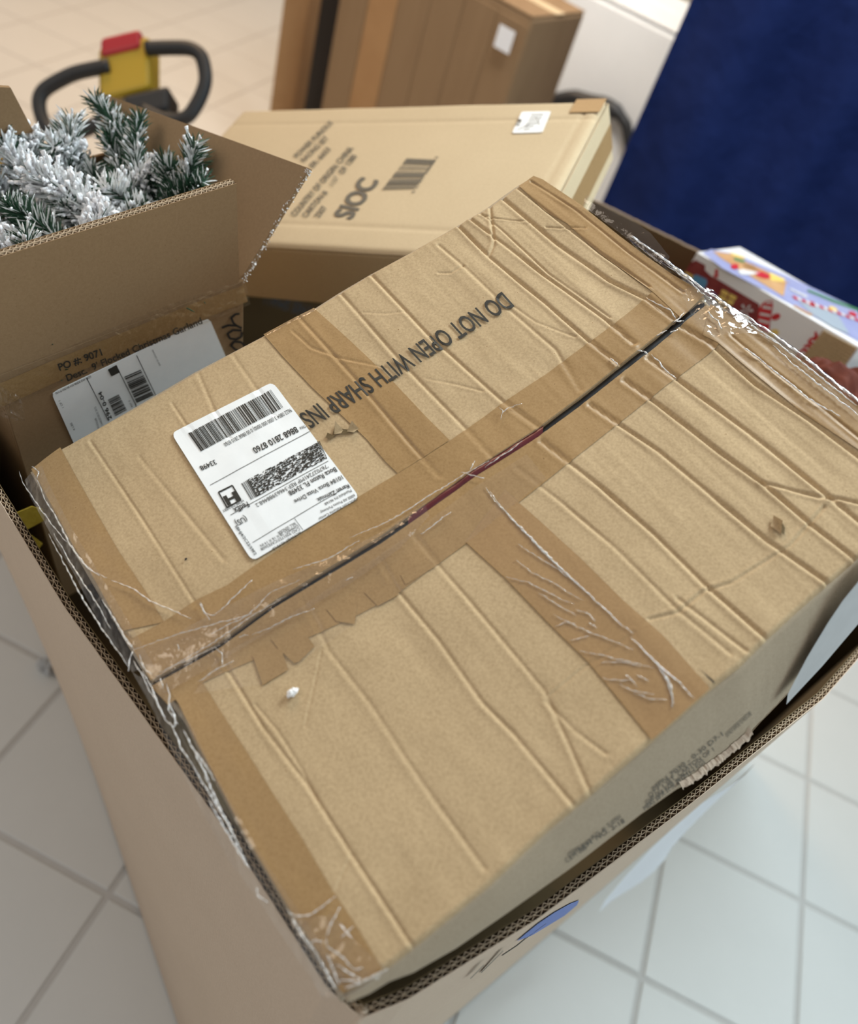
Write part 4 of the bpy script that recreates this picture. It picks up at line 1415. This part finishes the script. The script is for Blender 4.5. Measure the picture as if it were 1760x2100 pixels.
def gpt(x, y, lift):
    """point above the opening of the carton, kept inside its right flap"""
    a = ray_plane_pt(x, y, top_c - ty * lift, ty)
    inward = nr if nr @ tx < 0 else -nr
    b = ray_plane_pt(x, y, FR + inward * 0.028, nr)
    if np.dot(a - FR, inward) < 0.028:
        return b
    return a


SPRIGS = [  # base px, tip px, lift base, lift tip, frost 0..1, radius
    ((265, 345), (193, 208), .00, .055, .25, .026), ((300, 350), (288, 240), .0, .05, .3, .022), ((345, 400), (398, 296), .0, .045, .45, .028), ((330, 410), (418, 372), .0, .03, .2, .026),
    ((215, 410), (308, 350), .01, .03, .8, .028), ((150, 350), (148, 248), .01, .05, .7, .030), ((95, 360), (60, 285), .0, .04, .8, .028), ((205, 455), (72, 362), .02, .05, 1.0, .034),
    ((110, 470), (12, 300), .0, .045, .85, .030), ((70, 490), (10, 420), .02, .05, .3, .028), ((120, 500), (30, 430), .02, .05, .25, .026), ((90, 520), (0, 500), .02, .045, .9, .028),
    ((170, 330), (110, 300), .0, .04, .75, .028), ((270, 440), (215, 385), .01, .04, .65, .028), ((380, 425), (335, 330), .0, .03, .3, .028), ((300, 430), (250, 340), -.01, .02, .3, .028),
    ((40, 420), (-40, 330), .0, .05, .8, .030), ((30, 470), (-50, 420), .0, .04, .7, .030), ((200, 480), (130, 420), .0, .035, .7, .028), ((245, 300), (225, 270), .0, .035, .3, .022),
    ((400, 420), (408, 400), .0, .02, .3, .024), ((250, 470), (300, 420), .01, .03, .6, .026), ((20, 560), (-30, 470), .02, .05, .8, .028), ((60, 300), (5, 268), .0, .05, .8, .026),
    ((150, 520), (215, 440), .015, .035, .95, .026), ((100, 560), (50, 480), .02, .05, .5, .028), ((310, 380), (350, 350), -.01, .02, .3, .026), ((160, 410), (190, 340), -.01, .02, .4, .026),
    ((240, 400), (255, 385), -.02, .0, .2, .03), ((100, 420), (120, 400), -.02, .0, .4, .03), ((330, 440), (320, 420), -.02, .0, .2, .03)]


def needle(mbx, p, d, L, w):
    d = d / np.linalg.norm(d)
    a = np.cross(d, (0.3, 0.5, 0.8))
    a /= np.linalg.norm(a)
    b = np.cross(d, a)
    r3 = [p + (a * math.cos(t) + b * math.sin(t)) * w for t in (0, 2.1, 4.2)]
    m3 = [p + d * L * .8 + (a * math.cos(t) + b * math.sin(t)) * w * .75 for t in (0, 2.1, 4.2)]
    mbx.add(r3 + m3 + [p + d * L], [(0, 1, 4, 3), (1, 2, 5, 4), (2, 0, 3, 5), (3, 4, 6), (4, 5, 6), (5, 3, 6)])


ico = bmesh.new()
bmesh.ops.create_icosphere(ico, subdivisions=1, radius=1)
IV = np.array([v.co[:] for v in ico.verts])
ico.verts.ensure_lookup_table()
IF = [tuple(v.index for v in f.verts) for f in ico.faces]
ico.free()
for bpx, tpx, l0, l1, frost, rad in SPRIGS:
    p0, p1 = gpt(*bpx, l0), gpt(*tpx, l1)
    ax = p1 - p0
    p0 = p0 - ax * 0.35 + ty * 0.02
    ax = p1 - p0
    L = np.linalg.norm(ax)
    ad = ax / L
    s1 = np.cross(ad, (0.2, 0.3, 0.9))
    s1 /= np.linalg.norm(s1)
    s2 = np.cross(ad, s1)
    bend = s1 * random.uniform(-.012, .012) + s2 * random.uniform(-.012, .012)
    stem = lambda t: p0 + ax * t + bend * math.sin(math.pi * t)
    m = MB()
    m.tube([stem(t) for t in np.linspace(0, .97, 7)], [.0026, .0026, .0024, .002, .0018, .0015, .001], 6)
    br = m.build('sprig', M_TWIG, garland)
    green, white, blobs = MB(), MB(), MB()
    nn = int(420 * L / 0.1)
    for i in range(nn):
        t = (i + random.random()) / nn
        an = i * 2.4 + random.uniform(-.5, .5)
        d = ad * random.uniform(.55, 1.0) + (s1 * math.cos(an) + s2 * math.sin(an)) * random.uniform(.7, 1.1)
        ln = rad * random.uniform(.75, 1.1) * (1.0 if t < .85 else .8)
        q = stem(min(t, .99))
        up_ = max(0.0, (d / np.linalg.norm(d))[2])
        if random.random() < frost * (.55 + .5 * up_):
            needle(white, q, d, ln, .0010 + .0006 * frost)
            if random.random() < .22 + .5 * max(0, frost - .5):
                dn = d / np.linalg.norm(d)
                for _ in range(2 + int(frost * 2.2)):
                    cpt = q + dn * ln * random.uniform(.35, 1.02)
                    r_ = random.uniform(.0009, .0022) * (.7 + .5 * frost)
                    sq = 0.8 + 1.3 * np.abs(dn) * random.uniform(.5, 1.3)
                    blobs.add(cpt + (IV + rng.normal(0, .28, IV.shape)) * r_ * sq, IF)
        else:
            needle(green, q, d, ln, .0008)
    if green.v:
        tag(green.build('needles', M_NEEDLE, br), kind='stuff')
    if white.v:
        tag(white.build('frosted_needles', M_FROST_N, br), kind='stuff')
    if blobs.v:
        tag(blobs.build('snow_flock', M_FROST, br, smooth=True), kind='stuff')
# dark bed of branches lower in the carton
bed = MB()
for i in range(1600):
    p = FL + tx * tw * random.uniform(.04, .96) + tz * TD * random.uniform(.05, .95) + ty * random.uniform(.0, .05)
    d = np.array([random.uniform(-1, 1), random.uniform(-1, 1), random.uniform(-.1, 1)])
    needle(bed, p, d, random.uniform(.02, .035), .001)
tag(bed.build('lower_needles', M_NEEDLE, garland), kind='stuff')
mb = MB()
mb.box(FL + tx * .008 + tz * .008 + ty * .07, tx * (tw - .016), tz * (TD - .016), ty * .02)
mb.build('garland_core', M_NEEDLE, garland)

# ================================================================== PRINTED GINGERBREAD-HOUSE BOX AT THE RIGHT
c1_ = CAM + ray(1430, 516) * 1.42
c2_ = CAM + ray(1765, 712) * 1.30
gx = c2_ - c1_
gw = np.linalg.norm(gx)
gx /= gw
z0 = np.array([-gx[1], gx[0], 0.0])
z0 /= np.linalg.norm(z0)
if z0[1] < 0:
    z0 = -z0
t0 = np.cross(gx, z0)
if t0[2] < 0:
    t0 = -t0
th_ = math.radians(9)
gt = t0 * math.cos(th_) + z0 * math.sin(th_)
gz = np.cross(gt, gx)
if gz[1] < 0:
    gz = -gz
gd, gh = 0.20, 0.22
M_GIFT = plain('gift_box_white', (0.80, 0.79, 0.80), 0.35, coat=0.3)
M_SKY = noisy('printed_lilac', (0.28, 0.30, 0.55), (0.40, 0.42, 0.62), 9, rough=0.3, bump=0, coat=0.3)
M_PRED = plain('printed_red', (0.55, 0.025, 0.035), 0.35, coat=0.3)
M_PMAROON = noisy('printed_maroon', (0.16, 0.02, 0.025), (0.27, 0.06, 0.055), 40, rough=0.35, bump=0)
M_PYEL = noisy('printed_yellow', (0.72, 0.48, 0.10), (0.80, 0.62, 0.2), 60, rough=0.35, bump=0)
M_PBLUE = plain('printed_blue', (0.10, 0.28, 0.48), 0.35)
M_PGREEN = plain('printed_green', (0.07, 0.22, 0.09), 0.35)
M_PTAN = noisy('printed_tan', (0.42, 0.20, 0.08), (0.58, 0.36, 0.18), 30, rough=0.35, bump=0)
M_PWHITE = plain('printed_white', (0.66, 0.65, 0.66), 0.35)
M_PGREY = plain('printed_grey', (0.33, 0.38, 0.44), 0.35)
gift = empty('gingerbread_kit_box', c1_ + gx * gw / 2 + gz * gd / 2 - gt * gh)
tag(gift, 'white printed box with red gingerbread house picture wedged in the right corner', 'box')
m = MB()
m.box(c1_ - gt * gh, gx * gw, gz * gd, gt * gh)
bevel(m.build('body', M_GIFT, gift), 0.002)
side_s = lambda e: plane_surf(c1_, gz, 0.0006 + e)
top_s = lambda e: plane_surf(c1_, gt, 0.0006 + e)


def decal(name, sf, polys, mat):
    for p in polys:
        pr = Print(sf)
        pr.poly(p)
        pr.build(name, mat, gift)


c = crop(1250, 380, 510 / 1760.0)
cc = lambda L: [c(*p) for p in L]
E = lambda cx, cy, rx, ry, n=14, a=0: [c(cx + rx * math.cos(2 * math.pi * k / n) * math.cos(a) - ry * math.sin(2 * math.pi * k / n) * math.sin(a), cy + rx * math.cos(2 * math.pi * k / n) * math.sin(a) + ry * math.sin(2 * math.pi * k / n) * math.cos(a)) for k in range(n)]
# front: house
decal('house_print', side_s(0), [cc([(610, 527), (680, 565), (678, 600), (720, 640), (760, 660), (1060, 840), (1062, 870), (1050, 1000), (1000, 1010), (860, 900), (690, 770), (520, 640), (575, 550)])], M_PMAROON)
decal('roof_sweets_print', side_s(.0004), [cc([(590, 640), (620, 632), (690, 665), (695, 690), (670, 740), (585, 680)])], M_PBLUE)
decal('window_print', side_s(.0004), [cc([(800, 735), (905, 790), (870, 850), (780, 790)]), cc([(770, 780), (850, 830), (830, 880), (750, 815)]), cc([(540, 610), (600, 640), (585, 670), (530, 640)]), E(1165, 1045, 38, 26, 14, -.3)], M_PYEL)
decal('window_bars_print', side_s(.0008), [cc([(848, 760), (856, 764), (815, 868), (807, 862)]), cc([(790, 762), (890, 815), (886, 822), (786, 770)])], M_PMAROON)
decal('sign_print', side_s(.0006), [cc([(1060, 870), (1080, 840), (1115, 815), (1155, 815), (1160, 850), (1140, 960), (1130, 1050), (1055, 1010), (1050, 960)]), E(1180, 930, 34, 22, 14, -.4), E(760, 610, 12, 18), cc([(745, 625), (775, 630), (765, 655), (742, 650)])], M_PRED)
decal('sign_stripes_print', side_s(.0010), [cc([(1090, 850), (1150, 862), (1148, 880), (1085, 868)]), cc([(1070, 900), (1142, 915), (1140, 930), (1065, 917)]), cc([(1060, 945), (1136, 965), (1133, 982), (1058, 962)]), cc([(1115, 820), (1150, 822), (1152, 838), (1105, 834)])], M_PWHITE)
decal('swirl_print', side_s(.0008), [cc([(970, 890), (985, 850), (1005, 850)]), cc([(970, 890), (1015, 875), (1020, 895)]), cc([(970, 890), (985, 930), (965, 935)]), cc([(970, 890), (930, 905), (925, 885)]), cc([(970, 890), (935, 850), (950, 840)])], M_PWHITE)
pr = Print(side_s(.0006))
pr.text('ARCI', c(1462, 1035), c(1318, 1215), (12, 8), bold=.04)
pr.build('printed_letters', M_PRED, gift)
# torn corrugated patch on the right end of the front
nP = 30
pc = [np.array(c(*p)) for p in ((1520, 1022), (1758, 1150), (1590, 1385), (1362, 1225))]
m = MB()
sf = side_s(.001)
rowsV = []
for j in range(60):
    t = j / 59
    a, b = pc[0] * (1 - t) + pc[3] * t, pc[1] * (1 - t) + pc[2] * t
    rowsV.append(sf(np.linspace(a[0], b[0], 4), np.linspace(a[1], b[1], 4), 0.0014 + 0.0014 * math.sin(t * 2 * math.pi * 11)))
m.grid(np.array(rowsV))
o = m.build('bare_corrugated_patch', M_KRAFT, gift, smooth=True)
o['label'] = 'bare brown corrugated patch where the print is torn off'
# end face red band
m = MB()
off = -gx * 0.0008
m.add([c1_ + off - gt * .012 + gz * .01, c1_ + off - gt * .012 + gz * gd * .9, c1_ + off - gt * gh * .9 + gz * gd * .9, c1_ + off - gt * gh * .9 + gz * .01], [(0, 1, 2, 3)])
m.build('red_end_print', M_PRED, gift)
# top picture
decal('sky_print', top_s(0), [cc([(660, 480), (720, 455), (900, 490), (1250, 640), (1760, 880), (1800, 1130), (1750, 1100), (1300, 850), (800, 590)])], M_SKY)
decal('gingerbread_print', top_s(.0005), [cc([(730, 470), (900, 495), (990, 560), (1090, 600), (1280, 700), (1250, 690), (1230, 790), (1150, 740), (1000, 650), (900, 590), (790, 520)]), E(1000, 585, 60, 24, 14, .35), cc([(1310, 850), (1440, 920), (1420, 925), (1300, 858)])], M_PTAN)
decal('red_sweets_print', top_s(.0010), [E(1080, 640, 60, 22, 14, .3), E(885, 580, 28, 20), E(1430, 845, 36, 16, 12, .4), E(1720, 915, 34, 14, 12, .4)] + [cc([(1290 + k * 62, 785 + k * 22), (1325 + k * 62, 797 + k * 22), (1340 + k * 62, 820 + k * 22), (1305 + k * 62, 808 + k * 22)]) for k in range(8)], M_PRED)
decal('yellow_sweets_print', top_s(.0010), [cc([(1130, 620), (1240, 670), (1230, 690), (1140, 680)]), E(1580, 880, 34, 14, 12, .4), cc([(850, 480), (960, 515), (950, 525), (870, 505)])], M_PYEL)
decal('green_print', top_s(.0010), [cc([(880, 515), (960, 540), (950, 555), (880, 535)]), cc([(1400, 740), (1600, 820), (1760, 880), (1760, 895), (1590, 835), (1400, 755)])], M_PGREEN)
decal('white_icing_print', top_s(.0012), [cc([(900, 610), (940, 600), (1060, 625), (1000, 640), (930, 640)]), cc([(1270, 730), (1400, 790), (1390, 800), (1280, 745)])] + [cc([(1320 + k * 62, 795 + k * 22), (1345 + k * 62, 804 + k * 22), (1362 + k * 62, 828 + k * 22), (1337 + k * 62, 819 + k * 22)]) for k in range(7)], M_PWHITE)
decal('grey_print', top_s(.0006), [cc([(1340, 830), (1480, 850), (1620, 930), (1700, 1060), (1580, 1010), (1440, 920)])], M_PGREY)

# rust red cloth crumpled below it
M_RUST = noisy('rust_cloth', (0.06, 0.010, 0.005), (0.12, 0.024, 0.010), 30, rough=0.8, bump=0.2)  # cloth colour darkened for the shadow it lies in
pc0 = CAM + ray(1785, 815) * 1.12
n = 70
uu, vv = np.meshgrid(np.linspace(-.17, .17, n), np.linspace(-.13, .13, n), indexing='ij')
hh = 0.06 * np.abs(lattice(uu * 22, vv * 19, 91)) + 0.025 * np.abs(lattice(uu * 60, vv * 50, 92)) - 3.0 * (uu ** 2 + vv ** 2) * .6
G = pc0 + uu[..., None] * np.array([0.8, 0.5, 0]) + vv[..., None] * np.array([-0.5, 0.8, 0.0]) + (hh - .02)[..., None] * np.array([0, 0, 1.])
m = MB()
m.grid(G)
o = m.build('rust_cloth', M_RUST, None, smooth=True)
s_ = o.modifiers.new('solid', 'SOLIDIFY')
s_.thickness = 0.002
tag(o, 'rust red crumpled cloth tucked below the printed gingerbread box', 'cloth')

# ================================================================== cartons lower in the pallet box
lc = carton('lower_carton', (-0.42, 0.93, 0.02), (0.40, 0.13, 0), (-0.12, 0.36, 0), (0, 0, 0.53), M_BROWN, 'shadowed brown carton with black letters below the flat tan carton', seam=False)
pr = Print(plane_surf((-0.5, 0.86, 0.552), (0, 0, 1), 0.001))
c = crop(440, 540, 320 / 1760.0)
pr.text('THIS SMALL', c(1120, 500), c(560, 330), (-8, 22), bold=.03)
pr.build('printed_text', M_MARKER, lc)
carton('support_carton', (0.12, 0.55, 0.02), (0.34, 0.27, 0), (-0.17, 0.21, 0), (0, 0, 0.86), M_KRAFT, 'dark brown carton deep under the large carton', seam=False)
carton('right_support_carton', (0.50, 1.06, 0.02), (0.16, 0.115, 0), (-0.16, 0.21, 0), (0, 0, 0.72), M_KRAFT, 'brown carton standing under the printed gingerbread box', seam=False)

# ================================================================== BACKGROUND
# pallet truck: tiller with loop handles
M_BLACK = plain('black_rubber', (0.02, 0.021, 0.023), 0.5)
M_YEL = plain('yellow_plastic', (0.50, 0.33, 0.02), 0.4)
M_REDB = plain('red_plastic', (0.45, 0.02, 0.03), 0.4)
M_STEEL = plain('grey_steel', (0.28, 0.28, 0.29), 0.4, metal=0.7)
ZD = 1.95
ad_ = lambda x, y, z=ZD: CAM + ray(x, y) * z
hub = ad_(255, 150)
jack = empty('pallet_truck', (hub[0] - .05, hub[1] + .25, 0))
tag(jack, 'pallet truck handle with yellow control head and red top behind the open carton', 'pallet truck')
for loop in ([(225, 135), (150, 150), (85, 185), (76, 205), (88, 255), (112, 282), (170, 270), (235, 235), (262, 215)], [(300, 100), (345, 98), (395, 98), (415, 112), (424, 165), (412, 200), (385, 245), (340, 248), (290, 225)]):
    P = resample([ad_(*p) for p in loop], 40)
    for _ in range(4):
        P[1:-1] = (P[:-2] + 2 * P[1:-1] + P[2:]) / 4
    m = MB()
    m.tube(P, 0.0165, 10)
    m.build('handle_loop', M_BLACK, jack, smooth=True)
hx = ad_(310, 120) - ad_(205, 145)
hy = ad_(250, 195) - ad_(250, 85)
hn = np.cross(hx, hy)
hn = hn / np.linalg.norm(hn) * 0.09
if np.dot(hn, ray(250, 150)) < 0:
    hn = -hn
m = MB()
m.box(ad_(200, 95), hx, hy, hn)
bevel(m.build('control_head', M_YEL, jack), 0.012, 3)
m = MB()
m.box(ad_(207, 80) - hn * 0.08, hx * .78, hy * .36, hn * 1.0)
bevel(m.build('red_button', M_REDB, jack), 0.010, 3)
m = MB()
m.box(ad_(250, 195, ZD - .01), hx * .9, hy * .45, hn)
bevel(m.build('handle_base', M_BLACK, jack), 0.01, 2)
foot = np.array([hub[0] - .02, hub[1] + .30, 0.16])
m = MB()
m.tube([ad_(300, 230) + hn * .5, (ad_(300, 230) + foot) / 2, foot], 0.02, 10)
m.build('tiller', M_BLACK, jack, smooth=True)
m = MB()
m.box(foot + [-.12, -.10, -.08], (.24, 0, 0), (0, .22, 0), (0, 0, .22))
bevel(m.build('pump_housing', M_YEL, jack), .02, 2)
for s_ in (-1, 1):
    m = MB()
    m.tube([foot + [s_ * .05 - .02, -.02, -.075], foot + [s_ * .05 + .02, -.02, -.075]], .08, 20)
    m.build('wheel', M_BLACK, jack, smooth=True)
    m = MB()
    m.box(foot + [-.10, s_ * .17 - .07 + .05, -.1], (-.9, 0, 0), (0, .14, 0), (0, 0, .05))
    bevel(m.build('fork', M_YEL, jack), .01, 2)

# brown cartons in the middle
M_BGBOX = noisy('background_carton', (0.215, 0.135, 0.072), (0.285, 0.187, 0.104), 7, bump=0.05, stretch=(6, 1, .5), coarse=1.0)
M_BGBOX2 = noisy('background_carton_edge', (0.36, 0.20, 0.09), (0.42, 0.245, 0.115), 12, bump=0.05)


def yat(x, y, Y):
    d = ray(x, y)
    return CAM + d * (Y / d[1])


pA, pB = yat(676, 120, 2.9), yat(1068, 120, 2.62)
ex = pB - pA
ex[2] = 0
ew = np.linalg.norm(ex)
ex /= ew
ey = np.array([-ex[1], ex[0], 0])
topz = yat(1060, 25, 2.63)[2]
root = carton('tall_carton', (pA[0], pA[1], 0.002), ex * ew, ey * .3, (0, 0, topz), M_BGBOX, 'tall brown carton standing behind the flat carton, with a small white tag', bev=.01, tapemat=M_TAN)
pt_ = yat(1038, 80, 2.635) - ey * .008
m = MB()
m.box(pt_ - ex * .028 - np.array([0, 0, .03]), ex * .056, ey * -.001, (0, 0, .06))
m.build('white_tag', M_WHITE, root)
# strips of board on its face
for k in range(6):
    m = MB()
    m.box(np.array([pA[0], pA[1], 0.01]) + ex * (ew * (k + .03) / 6) - ey * .003, ex * (ew / 6 * .94), ey * .004, (0, 0, topz - .03))
    bevel(m.build('board_strip', (M_BGBOX, M_BGBOX2)[k % 2] if k in (1, 4) else M_BGBOX, root), .002)
pC = yat(566, 120, 3.0)
pDd = yat(618, 120, 3.08)
carton('narrow_carton', (pC[0], pC[1], 0.002), (pDd[0] - pC[0], pDd[1] - pC[1], 0), (-.03, .22, 0), (0, 0, 1.35), M_BGBOX2, 'narrow orange brown carton left of the tall carton, dark gap between', bev=.01)
m = MB()
g0 = yat(630, 120, 3.45)
m.box((g0[0] - .05, g0[1] + .02, 0.002), (0.35, 0.04, 0), (0, .05, 0), (0, 0, 1.3))  # black sheet added to darken the gap between the two cartons
tag(bevel(m.build('gap_dark_board', M_DARK), .004), 'black upright board added to make the gap between narrow and tall carton dark', 'board')
# white wrapped carton
pW0, pW1 = yat(1085, 200, 3.5), yat(1440, 120, 3.3)
M_WCART = noisy('white_wrap', (0.78, 0.79, 0.79), (0.84, 0.85, 0.85), 4, rough=0.45, bump=0.1)
wx = pW1 - pW0
wx[2] = 0
wl = np.linalg.norm(wx)
wx /= wl
wy = np.array([-wx[1], wx[0], 0])
white = carton('white_carton', (pW0[0], pW0[1], 0.002), wx * wl, wy * .5, (0, 0, yat(1250, 8, 3.4)[2]), M_WCART, 'large white wrapped carton between tall brown carton and navy blanket', bev=.02, tapemat=M_WHITE)
# black strap hanging over its front
wn = -wy
wo = np.array([pW0[0], pW0[1], 0.0])
P = [onplane(np.array(float(x)), np.array(float(y)), wo, wn) + wn * .02 for x, y in ((1120, 224), (1150, 203), (1180, 197), (1215, 207), (1245, 212), (1275, 232), (1290, 255), (1296, 300))]
m = MB()
m.tube(resample(P, 24), [.012] * 3 + [.028] * 14 + [.02] * 7, 8)
sb = m.build('black_strap', M_BLACK, white, smooth=True)
# navy blanket over a rack
M_NAVY = noisy('navy_quilt', (0.005, 0.011, 0.055), (0.013, 0.025, 0.105), 5, rough=0.9, bump=0.4, bscale=12, coarse=1.0, bdist=.02, spec=0.05)
q0 = yat(1413, 10, 2.5)
q1 = q0 + np.array([1.0, -0.06, 0])
bx = q1 - q0
bx[2] = 0
bl = np.linalg.norm(bx)
bx /= bl
by = np.array([-bx[1], bx[0], 0])
nx_, nz_ = 90, 60
s_, zz = np.meshgrid(np.linspace(0, 1, nx_), np.linspace(0, 1, nz_), indexing='ij')
TOPZ = 1.9
fold = 0.040 * np.sin(s_ * 30 + 2.0 * lattice(s_ * 3, zz * 2, 95)) * (1 - .5 * zz) + 0.03 * lattice(s_ * 7, zz * 4, 96)
fold -= 0.05 * np.exp(-(s_ / .04) ** 2) * -1
Gf = np.stack([q0[0] + bx[0] * s_ * 1.2 + by[0] * fold, q0[1] + bx[1] * s_ * 1.2 + by[1] * fold, 0.03 + zz * TOPZ], -1)
m = MB()
m.grid(Gf, flip=True)
# left side, top and right side of the drape
Ls = np.stack([Gf[0] + by * t for t in np.linspace(0, .45, 12)], 0)
m.grid(Ls)
Rs = np.stack([Gf[-1] + by * t for t in np.linspace(0, .45, 12)], 0)
m.grid(Rs, flip=True)
Tp = np.stack([Gf[:, -1] + by * t + np.array([0, 0, .01 * math.sin(t * 9)]) for t in np.linspace(0, .45, 12)], 1)
m.grid(Tp, flip=True)
nav = m.build('navy_blanket', M_NAVY, None, smooth=True)
tag(nav, 'dark navy quilted blanket draped over tall stock at the right', 'blanket')
for o in list(bpy.data.objects):
    if o.type == 'MESH' and o.name.startswith('navy'):
        o.data.validate()
